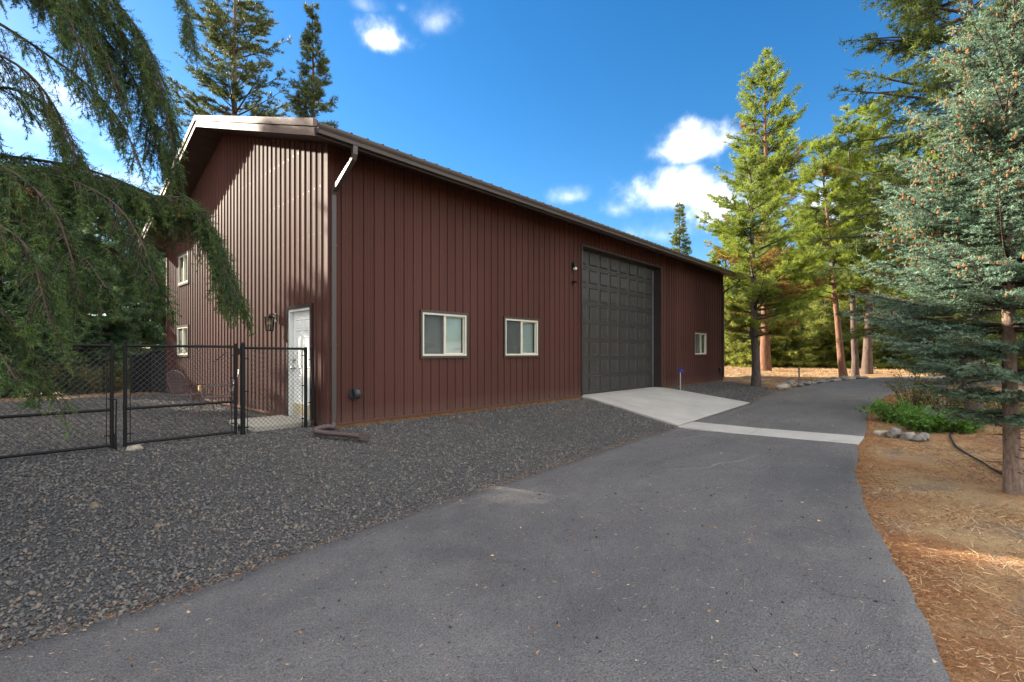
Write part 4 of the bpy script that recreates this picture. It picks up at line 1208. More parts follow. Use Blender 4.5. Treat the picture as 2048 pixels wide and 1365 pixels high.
# ------------------------------------------------------------------ patio chairs
def patio_chair(loc, rz, label):
    c = empty('patio_chair', loc, rz); tag(c, label, 'chair', 'wrought-iron patio chairs')
    w, d, h = 0.27, 0.26, 0.43
    r = 0.013
    for sx in (-1, 1):
        MB().tube([(sx * w, d, h), (sx * (w + .03), d + .05, 0.0)], r, 6).build('leg', M['iron'], c)
        MB().tube([(sx * w, -d, h), (sx * (w + .02), -d - .05, 0.0)], r, 6).build('leg', M['iron'], c)
        P = pchip([(sx * w, d - .02, h), (sx * (w + .05), d - .01, h + .14), (sx * (w + .05), d - .10, h + .22), (sx * (w + .04), -.05, h + .235), (sx * (w - .01), -d - .05, h + .26)], 14)
        MB().tube([tuple(p) for p in P], r, 6).build('arm', M['iron'], c)
    MB().tube([(-w, -d, h), (w, -d, h), (w, d, h), (-w, d, h), (-w, -d, h)], r, 6).build('seat_frame', M['iron'], c)
    mb = MB(); n = 15
    for k in range(1, n):
        t = -w + 2 * w * k / n; mb.tube([(t, -d, h), (t, 0, h - .02), (t, d, h)], 0.0045, 4, False)
        t = -d + 2 * d * k / n; mb.tube([(-w, t, h), (0, t, h - .02), (w, t, h)], 0.0045, 4, False)
    mb.build('seat_mesh', M['iron'], c)
    tilt = lambda z: -d - (z - h) * 0.28
    arch = [(-w * .80, h), (-w * .92, h + .20), (-w * .95, h + .36), (-w * .62, h + .50), (0, h + .555), (w * .62, h + .50), (w * .95, h + .36), (w * .92, h + .20), (w * .80, h)]
    A = pchip([(x, 0, z) for x, z in arch], 34)
    MB().tube([(x, tilt(z), z) for x, _, z in A], r * 1.1, 6).build('back_frame', M['iron'], c)
    mb = MB(); ax = A[:, 0]; az = A[:, 2]
    hw = lambda z: float(np.interp(z, az[:17], -ax[:17]))
    for k in range(1, 17):
        z = h + 0.05 + 0.49 * k / 17; q = hw(z); mb.tube([(-q, tilt(z), z), (0, tilt(z) - .03, z), (q, tilt(z), z)], 0.0045, 4, False)
    for k in range(1, 15):
        x = -w * .9 + 1.8 * w * k / 15
        zt = float(np.interp(x, ax[10:25], az[10:25])); mb.tube([(x, tilt(h + .05) - .02, h + .05), (x, tilt(zt) - .02 * (1 - abs(x / w)), zt)], 0.0045, 4, False)
    mb.build('back_mesh', M['iron'], c)
    return c
patio_chair((-1.02, 4.35, -0.085), R(-62), 'wrought-iron patio chair with its round mesh back to the gable wall')
patio_chair((-0.78, 3.45, -0.085), R(78), 'wrought-iron patio chair seen from the side, nearer the entry door')

# ------------------------------------------------------------------ rocks, stake, drip hose, pine cone
def rock(loc, size, seed, label, mat, group=None):
    rng = np.random.default_rng(seed)
    mb = MB().ball((0, 0, 0), 1.0, 16, 11)
    V = np.array(mb.v)
    k = rng.normal(0, 1, (5, 3)); ph = rng.uniform(0, 6, 5)
    V *= (1 + sum(0.09 * np.sin(V @ (k[i] * 2.2) + ph[i]) for i in range(5)))[:, None] + rng.normal(0, 0.035, (len(V), 1))
    for _ in range(13):
        nrm = unit(rng.normal(0, 1, 3)); dd = rng.uniform(0.62, 0.88); e = V @ nrm - dd
        V = V - np.where(e > 0, e, 0)[:, None] * nrm[None]
    V *= np.array(size) * 0.56
    V[:, 2] = np.maximum(V[:, 2], -size[2] * 0.34)
    mb.v = [tuple(v) for v in V]
    o = mb.build('rock', mat); o.location = (loc[0], loc[1], hz(loc[0], loc[1]) + size[2] * 0.22); o.rotation_euler[2] = rng.uniform(0, 6)
    tag(o, label, 'rock', group)
g_ = 'rocks in the verge beside the green bush'
for i, (x, y, s, lab, mt) in enumerate([
    (9.80, -7.02, (.30, .24, .16), 'flat pale rock lying nearest the driveway, first of the verge rocks', 'rocklight'), (9.72, -7.27, (.32, .28, .26), 'largest dark rounded boulder among the verge rocks', 'rock'),
    (9.72, -7.46, (.20, .18, .12), 'small low rock just right of the big dark boulder', 'rock'), (9.86, -7.58, (.22, .20, .15), 'pale rock set back in the middle of the verge rocks', 'rocklight'),
    (9.52, -7.56, (.30, .22, .17), 'grey rock in front at the middle of the verge rocks', 'rock'), (9.46, -7.74, (.24, .20, .20), 'dark blocky rock standing forward near the end of the verge rocks', 'rock'),
    (9.72, -7.80, (.28, .24, .20), 'dark rounded rock closing the row of verge rocks', 'rock')]): rock((x, y), s, 40 + i, lab, M[mt], g_)
g_ = 'rocks edging the drive below the pines'
ORD = 'first second third fourth fifth sixth seventh eighth ninth tenth eleventh twelfth thirteenth fourteenth fifteenth sixteenth seventeenth eighteenth nineteenth twentieth twenty-first twenty-second'.split()
rngk = np.random.default_rng(9)
line = pchip([(18.2, -2.85), (18.9, -3.0), (19.7, -3.15), (20.6, -3.5), (21.6, -3.85), (22.6, -4.25), (23.5, -4.6), (24.2, -5.1)], 22)
for i, (x, y) in enumerate(line):
    s = rngk.uniform(0.22, 0.52) * (1.25 if i < 8 else 1.0)
    rock((x + rngk.normal(0, .06), y + rngk.normal(0, .08)), (s, s * rngk.uniform(.6, .9), s * rngk.uniform(.35, .6)), 60 + i,
         '%s rock counted from the gravel end in the row edging the far drive' % ORD[i], M['rock' if rngk.random() < .7 else 'rocklight'], g_)
rock((-2.77, 0.22), (.20, .13, .11), 99, 'small pale stone wedged under the gate beside its meeting post', M['rocklight'])

sk = empty('wooden_stake', (20.1, -3.2, hz(20.1, -3.2))); tag(sk, 'thin weathered wooden stake standing among the rocks by the drive', 'stake')
MB().hexa([(-.03, -.03, -.1), (.03, -.03, -.1), (.03, .03, -.1), (-.03, .03, -.1), (-.045, -.028, .72), (.015, -.028, .72), (.015, .028, .72), (-.045, .028, .72)]).build('shaft', M['weathered'], sk)
MB().hexa([(-.07, -.04, .70), (.06, -.04, .72), (.06, .04, .72), (-.07, .04, .70), (-.07, -.04, .75), (.05, -.04, .77), (.05, .04, .77), (-.07, .04, .75)]).build('cap', M['weathered'], sk)

H = pchip([(11.2, -8.3), (10.5, -8.22), (9.71, -8.26), (9.0, -8.33), (8.44, -8.46), (7.7, -8.66), (7.1, -8.78), (6.66, -8.92), (6.2, -9.15), (5.6, -9.5), (4.6, -9.9)], 70)
ho = MB().tube([(x, y, hz(x, y) + 0.012) for x, y in H], 0.019, 8).build('drip_hose', M['rubber'], None, True)
tag(ho, 'black irrigation hose snaking over the dry grass past the spruce', 'hose')

def pine_cone(x, y, s, label):
    r = empty('pine_cone', (x, y, hz(x, y) + 0.03)); tag(r, label, 'pine cone', 'fallen pine cones')
    mb = MB()
    for k in range(60):
        t = k / 60; a = k * 2.39996; rr = s * 0.5 * math.sin(PI * (0.12 + 0.8 * t)); z = (t - .5) * s * 1.2
        c = (rr * math.cos(a), z, rr * math.sin(a)); d = (math.cos(a) * s * .2, s * .10, math.sin(a) * s * .2)
        n = len(mb.v); px, pz = -math.sin(a) * s * .13, math.cos(a) * s * .13
        mb.v += [(c[0] * .5 + px, c[1], c[2] * .5 + pz), (c[0] * .5 - px, c[1], c[2] * .5 - pz), (c[0] + d[0], c[1] + d[1], c[2] + d[2])]; mb.f.append((n, n + 1, n + 2))
    mb.ball((0, 0, 0), (s * .25, s * .55, s * .25), 7, 5); mb.build('scales', M['weathered'], r)
pine_cone(-3.41, -1.60, 0.075, 'round brown pine cone lying on the open gravel')
pine_cone(-3.0, -2.3, 0.05, 'smaller dark pine cone nearer the drive on the gravel')

# ------------------------------------------------------------------ trees
def tubes_np(segs, sides=5):
    """segs: list of (points (n,3), radii (n)); joined into one vertex / quad list"""
    Vs, Fs, off = [], [], 0
    ang = np.arange(sides) * 2 * PI / sides; ca, sa = np.cos(ang), np.sin(ang)
    for P, r in segs:
        P = np.asarray(P, float); n = len(P)
        T = unit(np.gradient(P, axis=0)); ref = np.array([0, 0, 1.0]) if abs(T[0, 2]) < 0.8 else np.array([1.0, 0, 0])
        A = unit(np.cross(T, ref)); B = np.cross(T, A)
        r = np.broadcast_to(r, n)
        V = P[:, None] + (A[:, None] * ca[None, :, None] + B[:, None] * sa[None, :, None]) * r[:, None, None]
        i = off + np.arange(n - 1)[:, None] * sides + np.arange(sides)[None]; j = off + np.arange(n - 1)[:, None] * sides + (np.arange(sides)[None] + 1) % sides
        Fs.append(np.stack([i, j, j + sides, i + sides], -1).reshape(-1, 4)); Vs.append(V.reshape(-1, 3)); off += n * sides
    return np.concatenate(Vs), np.concatenate(Fs)

def tufts(C, D, rng, n, L, Wd, spread, tone):
    """n blades fanned round each direction D"""
    m = len(C)
    d = unit(D[:, None] + rng.normal(0, spread, (m, n, 3)))
    base = C[:, None] + d * 0.01
    LL = L * rng.uniform(0.7, 1.15, (m, n))
    t = np.clip(np.repeat(tone[:, None], n, 1) + rng.normal(0, 0.06, (m, n)), 0, 1)
    return blades(base.reshape(-1, 3), d.reshape(-1, 3), LL.ravel(), Wd, rng, t.ravel())

def conifer(seed, H, base, Rmax, kind='pine', lean=(0, 0), density=1.0, trunk_r=None, shape=0.8, droop=0.0, blade=(0.2, 0.02), nbl=13, gaps=0.15, dead=0.0, low_r=0.75, avoid=None):
    """returns meshes for trunk, limbs and crown, base at the origin"""
    rng = np.random.default_rng(seed)
    tr = trunk_r or H * 0.013 + 0.04
    nz = 14; zt = np.linspace(-0.15, H, nz)
    cx = lean[0] * (zt / H) + np.cumsum(rng.normal(0, 0.02, nz)); cy = lean[1] * (zt / H) + np.cumsum(rng.normal(0, 0.02, nz))
    cx -= cx[0]; cy -= cy[0]
    rad = tr * (1 - 0.93 * np.clip(zt / H, 0, 1)); rad[0] *= 1.25
    axis = np.stack([cx, cy, zt], -1)
    trunk = tubes_np([(axis, rad)], 10)
    pos = lambda z: np.array([np.interp(z, zt, cx), np.interp(z, zt, cy), z])
    segs, C, D, T = [], [], [], []
    z = base
    while z < H - 0.1:
        f = (z - base) / (H - base)
        env = Rmax * ((1 - f) ** shape) * min(1.0, low_r + (1 - low_r) * f / 0.25)
        nb = rng.integers(3, 6) if kind == 'pine' else rng.integers(4, 7)
        for b in range(nb):
            if rng.random() < gaps: continue
            az = rng.uniform(0, 2 * PI); Lb = max(0.25, env * rng.uniform(0.65, 1.12))
            if avoid:
                k_ = max(math.sin(az), -0.675 * math.cos(az) + 0.738 * math.sin(az))
                if z < avoid[1] and k_ > 0.05: Lb = min(Lb, avoid[0] / k_)
            zz = z + rng.uniform(-0.12, 0.12)
            rise = (0.10 + 0.55 * f) - droop * (1 - f)
            t = np.linspace(0, 1, 6)
            out = np.array([math.cos(az), math.sin(az), 0])
            sidev = np.array([-math.sin(az), math.cos(az), 0]) * rng.normal(0, 0.12)
            curve = (rise * t + (0.22 if kind == 'pine' else -0.10 * (1 - f)) * t * t)
            P = pos(zz) + (out[None] * t[:, None] + sidev[None] * (t ** 2)[:, None]) * Lb + np.array([0, 0, 1])[None] * (curve * Lb)[:, None]
            r0 = max(0.008, min(tr * 0.35, 0.018 * Lb + 0.006))
            segs.append((P, np.linspace(r0, 0.004, 6)))
            br_tone = rng.beta(2, 2)
            if rng.random() < dead * (1 - f) ** 2: br_tone = 1.0
            ns = int((3 + Lb * 5.0) * density)
            for s_ in range(ns):
                u = rng.uniform(0.22 if kind == 'pine' else 0.12, 1.0)
                p0 = np.array([np.interp(u, t, P[:, k]) for k in range(3)])
                q = rng.choice([-1, 1]); sd = unit(out * rng.uniform(0.35, 1.0) + np.array([-math.sin(az), math.cos(az), 0]) * q * rng.uniform(0.3, 1.1) + np.array([0, 0, rng.uniform(-0.05, 0.45) if kind == 'pine' else rng.uniform(-0.45, 0.1)]))
                ls = min(0.9, Lb * 0.45) * (1.15 - u) * rng.uniform(0.6, 1.2) + 0.10
                segs.append((np.stack([p0, p0 + sd * ls * 0.5, p0 + sd * ls + np.array([0, 0, 0.04 if kind == 'pine' else -0.04]) * ls]), np.array([0.007, 0.005, 0.003])))
                m = max(2, int(ls / (0.10 if kind == 'pine' else 0.085)))
                uu = np.linspace(0.25, 1.0, m)
                C.append(p0 + sd * (ls * uu)[:, None] + rng.normal(0, 0.02, (m, 3)))
                if kind == 'pine':
                    D.append(unit(sd[None] + rng.normal(0, 0.25, (m, 3)) + np.array([0, 0, 0.35])))
                else:
                    D.append(unit(sd[None] * 0.9 + rng.normal(0, 0.3, (m, 3)) + np.array([0, 0, -0.1])))
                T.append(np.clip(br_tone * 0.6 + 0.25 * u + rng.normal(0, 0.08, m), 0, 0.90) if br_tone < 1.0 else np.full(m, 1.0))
        z += (H - base) / max(10, (H - base) / (0.36 if kind == 'pine' else 0.27))
    top = pos(H)
    C.append(top + np.stack([np.zeros(6), np.zeros(6), -np.linspace(0, 0.5, 6)], -1)); D.append(unit(np.array([0, 0, 1.0]) + rng.normal(0, 0.2, (6, 3)))); T.append(np.full(6, 0.6))
    C, D, T = np.concatenate(C), np.concatenate(D), np.concatenate(T)
    spread = 0.55 if kind == 'pine' else 0.62
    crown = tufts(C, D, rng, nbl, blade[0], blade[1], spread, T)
    limbs = tubes_np(segs, 4)
    return trunk, limbs, crown

def make_tree(name, label, cat, loc, parts, bark, needle, group=None, rz=0.0, limb_mat='twig'):
    r = empty(name, (loc[0], loc[1], hz(loc[0], loc[1])), rz); tag(r, label, cat, group)
    (tv, tf), (lv, lf), (cv, cf, ct) = parts
    add('trunk', np_mesh('trunk', tv, tf), M[bark], r, True)
    add('limbs', np_mesh('limbs', lv, lf), M[limb_mat], r)
    add('crown', np_mesh('crown', cv, cf, ct), M[needle], r)
    return r
def again(src, loc, rz, sc, label, group=None):
    c = copy_tree(src); c.location = (loc[0], loc[1], hz(loc[0], loc[1])); c.rotation_euler = (0, 0, rz)
    c.scale = sc if isinstance(sc, tuple) else (sc,) * 3
    c['label'] = label
    if group: c['group'] = group
    return c

GP = 'pines standing beside the far drive'
make_tree('pine_tree', 'dark-trunked young pine standing at the gravel edge behind the barn end', 'pine tree', (18.3, -1.95),
          conifer(101, 9.9, 2.2, 3.3, 'pine', (-0.3, 0.2), 1.5, 0.19, 0.72, 0.10, (0.21, 0.019), 15, 0.08, 0.35, 0.85, (0.95, 6.0)), 'bark_dark', 'pine', GP)
make_tree('pine_tree', 'tallest pine with a pointed crown and orange trunk base', 'pine tree', (28.8, 0.5),
          conifer(102, 19.8, 3.4, 4.8, 'pine', (0.2, 0.0), 1.25, 0.31, 0.72, 0.0, (0.26, 0.034), 9, 0.10, 0.2, 0.8), 'bark_red', 'pine', GP)
make_tree('pine_tree', 'leaning pine with reddish trunk, first of the three by the drive bend', 'pine tree', (24.3, -4.25),
          conifer(103, 11.6, 3.9, 2.3, 'pine', (-0.1, 0.9), 1.6, 0.165, 0.55, 0.0, (0.24, 0.024), 14, 0.10, 0.2, 0.8), 'bark_red', 'pine', GP)
make_tree('pine_tree', 'slim straight pine in the middle of the three by the drive bend', 'pine tree', (25.0, -4.6),
          conifer(104, 13.2, 4.4, 2.0, 'pine', (0.15, 0.2), 1.5, 0.155, 0.5, 0.0, (0.24, 0.024), 14, 0.22, 0.2, 0.75), 'bark_mid', 'pine', GP)
make_tree('pine_tree', 'thick-trunked pine behind the pair by the drive bend', 'pine tree', (28.0, -4.75),
          conifer(105, 14.6, 4.4, 2.9, 'pine', (0.2, -0.1), 1.5, 0.235, 0.6, 0.0, (0.25, 0.032), 11, 0.14, 0.2, 0.8), 'bark_mid', 'pine', GP)
make_tree('fir_tree', 'small pointed fir showing alone above the barn roof', 'fir tree', (39.4, 10.6),
          conifer(106, 15.1, 3.0, 2.4, 'fir', (0, 0), 1.0, 0.18, 0.9, 0.15, (0.24, 0.040), 9, 0.22), 'bark_dark', 'fir')
make_tree('fir_tree', 'tall green fir reaching out above and behind the blue spruce', 'fir tree', (14.2, -8.6),
          conifer(107, 15.5, 2.2, 4.6, 'fir', (0, 0), 1.1, 0.24, 0.62, 0.12, (0.16, 0.025), 7, 0.16), 'bark_dark', 'fir')
make_tree('fir_tree', 'bright green fir between the drive pines and the blue spruce', 'fir tree', (22.6, -8.3),
          conifer(108, 9.4, 0.8, 2.9, 'fir', (0, 0), 1.5, 0.16, 0.7, 0.12, (0.18, 0.032), 7, 0.1), 'bark_dark', 'fir')
GB = 'trees closing the view beyond the open rise'
ya = make_tree('fir_tree', 'low dense young fir at the field edge left of the stake', 'fir tree', (35.8, 3.4), conifer(109, 6.6, 0.3, 2.6, 'fir', (0, 0), 1.2, 0.12, 0.7, 0.15, (0.22, 0.036), 8, 0.12), 'bark_dark', 'youngfir', GB)
pa_ = make_tree('pine_tree', 'yellow-green pine behind the barn end, nearest the corner', 'pine tree', (45.4, 8.6), conifer(110, 13.5, 0.9, 3.5, 'pine', (0, 0), 1.0, 0.2, 0.6, 0.0, (0.30, 0.044), 12, 0.12, 0.15), 'bark_mid', 'pine', GB)
again(ya, (39.6, -0.9), 1.2, 1.05, 'broad young fir at the field edge straight behind the stake', GB)
again(ya, (38.7, -2.6), 2.6, 0.95, 'young fir at the field edge behind the leaning pine', GB)
again(ya, (36.8, 1.2), 4.0, (1.0, 1.0, 0.85), 'small fir at the field edge behind the orange trunk', GB)
again(ya, (41.0, 6.2), 0.4, (1.2, 1.2, 1.1), 'fir filling the gap right behind the barn corner', GB)
again(ya, (34.0, -8.5), 3.1, 0.9, 'young fir behind the bushes at the drive bend', GB)
for x, y, rz, s, lab in ((53.4, 6.6, 0.5, 1.2, 'background pine left of the tallest pine'), (51.0, 2.4, 2.0, 1.05, 'background pine right of the tallest pine'), (52.2, -3.4, 3.0, 1.35, 'background pine behind the leaning pine'),
                       (50.5, -6.4, 4.2, 1.4, 'background pine right of the three drive pines'), (47.0, -9.4, 5.1, 1.3, 'background pine half hidden by the bright green fir'), (50.0, -14.5, 1.0, 1.5, 'background pine hidden behind the blue spruce'),
                       (47.5, 12.0, 2.4, 0.8, 'short background pine at the barn corner edge'), (44.0, 3.9, 5.7, 0.75, 'short yellow pine behind the dark-trunked young pine')):
    again(pa_, (x, y), rz, s, lab, GB)
again(ya, (60, -1), 0.0, 2.2, 'distant fir between the background pines', GB)
again(ya, (58, 9), 2.0, 2.0, 'distant fir low behind the barn corner', GB)
again(ya, (62, -12), 2.9, 2.4, 'distant fir far behind the green fir', GB)
again(ya, (36, -14), 1.9, 1.6, 'fir standing behind the blue spruce in the distance', GB)
for x, y, rz, s, lab in ((46, 0.5, .3, 1.3, 'fir closing the gap behind the stake'), (48, 5.0, 1.3, 1.4, 'fir behind the gap beside the tallest pine'), (46.5, -5.0, 2.3, 1.3, 'fir low behind the three drive pines'), (44, -11.5, 3.3, 1.4, 'fir low behind the bushes at the bend'),
                       (54, -8.5, 4.3, 1.8, 'taller distant fir behind the bend'), (56, 3.5, 5.3, 1.9, 'distant fir behind the tallest pine'), (50, 10.5, 0.9, 1.6, 'distant fir at the barn corner'), (33, -11.5, 1.6, 1.0, 'fir beyond the bend behind the spruce tips'), (66, 4, 1.9, 2.6, 'farthest fir seen between the pine trunks'), (66, -7, 2.7, 2.7, 'farthest fir right of the pine trunks')):
    again(ya, (x, y), rz, s, lab, GB)
again(ya, (27, -15.5), 0.9, 1.5, 'dark fir to the right behind the blue spruce', GB)

GL = 'pines rising behind the barn roof'
make_tree('pine_tree', 'big sparse pine with gnarled limbs behind the gable peak', 'pine tree', (5.64, 22.35),
          conifer(120, 24.6, 6.0, 4.3, 'pine', (0, 0), 1.0, 0.34, 0.45, -0.05, (0.25, 0.034), 10, 0.28), 'bark_mid', 'pine_far', GL)
make_tree('pine_tree', 'slender pointed pine right of the sparse one behind the roof', 'pine tree', (8.17, 18.1),
          conifer(121, 20.6, 6.0, 2.9, 'pine', (0, 0), 1.35, 0.26, 0.95, 0.05, (0.24, 0.032), 11, 0.15), 'bark_mid', 'pine_far', GL)
GF = 'dark firs behind the yard fence'
fa = make_tree('fir_tree', 'dark fir behind the yard fence close to the gable', 'fir tree', (1.6, 25.3), conifer(122, 10.8, 0.5, 2.7, 'fir', (0, 0), 1.3, 0.17, 0.65, 0.2, (0.22, 0.034), 9, 0.1), 'bark_dark', 'darkfir', GF)
fb = make_tree('fir_tree', 'tall dark fir behind the gate posts', 'fir tree', (-0.9, 29.5), conifer(123, 13.2, 0.6, 3.2, 'fir', (0, 0), 1.2, 0.2, 0.65, 0.2, (0.25, 0.046), 7, 0.1), 'bark_dark', 'darkfir', GF)
again(fa, (-2.9, 25.7), 1.0, 1.05, 'dark fir seen through the hanging boughs, left of the gate posts', GF)
again(fa, (-0.4, 21.6), 2.2, 0.82, 'shorter bluish fir in front, just left of the gate posts', GF)
again(fb, (3.5, 30.5), 3.0, 0.85, 'dark fir filling the gap beside the gable edge', GF)
again(fa, (-2.4, 19.4), 4.1, 0.6, 'low dark fir above the undergrowth behind the fence', GF)
again(fa, (-5.2, 26.5), 0.7, (0.9, 0.9, 0.8), 'dark fir at the picture edge behind the fence', GF)
again(fb, (-11.6, 17.0), 2.5, (1.1, 1.1, 1.3), 'dark fir outside the yard beyond the picture edge', GF)
again(fb, (-14.5, 15.5), 4.4, (1.4, 1.4, 1.4), 'dark fir further along the yard boundary', GF)
again(fa, (-9.5, 32.0), 4.4, 1.4, 'big dark fir deep in the wood behind the yard', GF)
again(fb, (-12.5, 26.0), 3.4, (1.4, 1.4, 1.6), 'broad tall fir outside the picture beyond the yard', GF)
for x, y, rz, sc, lab in ((-6.75, 14.5, 0.3, (1.0, 1.0, 1.7), 'tall fir added for shade just past the end of the back fence, out of the picture'), (-7.8, 17.0, 2.0, (1.25, 1.25, 1.8), 'tall fir added for shade beside the yard, nearest the gate, out of the picture'), (-9.2, 20.5, 3.1, (1.3, 1.3, 1.8), 'tall fir added for shade behind the first one beside the yard'), (-10.4, 24.0, 4.0, (1.3, 1.3, 1.9), 'third tall fir added for shade in the row beside the yard'),
                         (-11.6, 19.5, 5.0, (1.4, 1.4, 1.8), 'tall fir added for shade in the second row beside the yard'), (-13.2, 22.5, 0.6, (1.4, 1.4, 1.8), 'tall fir added for shade at the back of the second row beside the yard'), (-10.6, 14.6, 1.2, (1.2, 1.2, 1.7), 'tall fir added for shade at the near end of the row beside the yard')):
    again(fb, (x, y), rz, sc, lab, GF)  # unseen firs added to keep the sun off the drive and verge
again(fa, (-3.7, 20.4), 1.4, (0.8, 0.8, 0.55), 'dark fir behind the fence in the hanging boughs', GF)
again(fb, (-16.0, 12.0), 1.1, (1.5, 1.5, 1.3), 'tall fir left of the gravel yard', GF)
again(fb, (0.8, 40.0), 0.2, 1.2, 'far dark fir in the wood behind the yard', GF)
again(fb, (-15.0, 27.0), 1.4, 1.3, 'tall dark fir deep in the wood left of the yard', GF)

# blue spruce ---------------------------------------------------------
def blue_spruce(loc):
    rng = np.random.default_rng(200); Ht = 7.6
    r = empty('blue_spruce', (loc[0], loc[1], hz(*loc))); tag(r, 'blue-green spruce with bare lower trunk right of the driveway', 'spruce tree')
    zt = np.linspace(-0.1, Ht, 14); tr = 0.100 * (1 - 0.92 * np.clip(zt / Ht, 0, 1)); tr[0] *= 1.15
    ax = np.stack([0.10 * np.sin(zt * .35) - 0.02 * zt, 0.05 * np.sin(zt * .5), zt], -1); ax[:, :2] -= ax[0, :2]
    tv, tf = tubes_np([(ax, tr)], 14)
    add('trunk', np_mesh('trunk', tv, tf), M['bark_spruce'], r, True)
    pos = lambda z: np.array([np.interp(z, zt, ax[:, 0]), np.interp(z, zt, ax[:, 1]), z])
    segs, A, D, Ls, T, CP = [], [], [], [], [], []
    z = 1.05
    while z < Ht - 0.05:
        f = (z - 1.05) / (Ht - 1.05)
        env = 2.20 * (1 - f) ** 0.78 + 0.10
        env *= float(np.interp(z, [1.05, 1.3, 1.75, 2.3], [0.36, 0.43, 0.64, 0.97]))
        for b in range(rng.integers(11, 15) if f < .85 else 7):
            az = rng.uniform(0, 2 * PI); Lb = env * rng.uniform(0.72, 1.10); zz = z + rng.uniform(-0.07, 0.07)
            out = np.array([math.cos(az), math.sin(az), 0]); lat = np.array([-math.sin(az), math.cos(az), 0])
            n = 8; t = np.linspace(0, 1, n)
            rise = -0.16 + 0.95 * f
            P = pos(zz) + out * (t * Lb)[:, None] + np.array([0, 0, 1.0]) * ((rise * t + (0.20 - 0.1 * f) * t ** 2.2) * Lb)[:, None] + lat * (rng.normal(0, .08) * Lb * t ** 2)[:, None]
            segs.append((P, np.linspace(0.012 + 0.010 * Lb, 0.004, n)))
            bt = rng.beta(2.2, 2.2)
            u = 0.10
            while u < 1.0:
                for q in (-1, 1):
                    p0 = np.array([np.interp(u, t, P[:, k]) for k in range(3)])
                    ls = max(0.10, (0.50 * Lb * (1.02 - u) + 0.10) * rng.uniform(0.7, 1.1)); ls = min(ls, 0.85)
                    sd = unit(out * rng.uniform(.75, 1.0) + lat * q * rng.uniform(.6, 1.0) + np.array([0, 0, rng.uniform(-.30, .12) + .35 * f]))
                    segs.append((np.stack([p0, p0 + sd * ls]), np.array([0.006, 0.003])))
                    m = max(1, int(ls / 0.092))
                    uu = (np.arange(m) + rng.uniform(.3, .7)) / m
                    lat2 = unit(np.cross(sd, np.array([0, 0, 1.0])))
                    for k_ in range(m):
                        c = p0 + sd * ls * uu[k_]
                        for q2 in (-1, 1):
                            dv = unit(sd * rng.uniform(.7, 1.1) + lat2 * q2 * rng.uniform(.45, .9) + np.array([0, 0, rng.uniform(-.25, .30)]))
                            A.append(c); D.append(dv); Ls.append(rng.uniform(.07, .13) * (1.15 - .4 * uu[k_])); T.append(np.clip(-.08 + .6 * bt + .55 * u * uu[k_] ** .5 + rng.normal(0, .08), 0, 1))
                    A.append(p0 + sd * ls * .86); D.append(sd); Ls.append(rng.uniform(.08, .13)); T.append(np.clip(.35 + .5 * bt + rng.normal(0, .08), 0, 1))
                    if z > 2.0 and bt > .45 and rng.random() < (0.75 if z > 3.2 else 0.15):
                        for _ in range(2): CP.append(p0 + sd * ls * rng.uniform(.6, 1.05) + rng.normal(0, .02, 3))
                u += 0.088 / max(Lb, .3) * 1.15
            A.append(P[-1]); D.append(unit(P[-1] - P[-3])); Ls.append(.14); T.append(.8)
        z += 0.31
    A.append(pos(Ht) - [0, 0, .1]); D.append(np.array([0, 0, 1.0])); Ls.append(.30); T.append(.8)
    A, D, Ls, T = np.array(A), np.array(D), np.array(Ls), np.array(T)
    nn = 9
    tpos = (np.arange(nn) + .5) / nn
    ph = np.arange(nn) * 2.39996
    ref = unit(np.cross(D, rng.normal(0, 1, D.shape))); ref2 = np.cross(D, ref)
    base = A[:, None] + D[:, None] * (Ls[:, None] * tpos[None])[..., None]
    rd = ref[:, None] * np.cos(ph)[None, :, None] + ref2[:, None] * np.sin(ph)[None, :, None]
    nd = unit(D[:, None] * 0.75 + rd * 0.85)
    V, F, tt = blades(base.reshape(-1, 3), nd.reshape(-1, 3), rng.uniform(.028, .044, nd.shape[0] * nn), 0.0135, rng, np.clip(np.repeat(T, nn) + rng.normal(0, .07, len(T) * nn), 0, 1))
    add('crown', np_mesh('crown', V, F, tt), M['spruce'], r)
    lv, lf = tubes_np(segs, 4); add('limbs', np_mesh('limbs', lv, lf), M['twig'], r)
    mb = MB()
    for c in CP[::max(1, len(CP) // 1700)]:
        l = rng.uniform(.018, .032); mb.ball((c[0], c[1], c[2] - l * .6), (.012, .012, l), 5, 4)
    o = mb.build('cones', M['conescale'], r); o['kind'] = 'stuff'
    # dead stubs on the bare trunk
    sg = []
    for k in range(26):
        zz = rng.uniform(.25, 1.1); a = rng.uniform(0, 2 * PI); d = np.array([math.cos(a), math.sin(a), rng.uniform(-.2, .2)]); p = pos(zz)
        sg.append((np.stack([p, p + d * rng.uniform(.16, .30)]), np.array([.009, .003])))
    sv, sf = tubes_np(sg, 4); add('dead_twigs', np_mesh('dead_twigs', sv, sf), M['twig'], r)
    print('spruce shoots', len(A), 'cones', len(CP))
blue_spruce((5.55, -8.92))

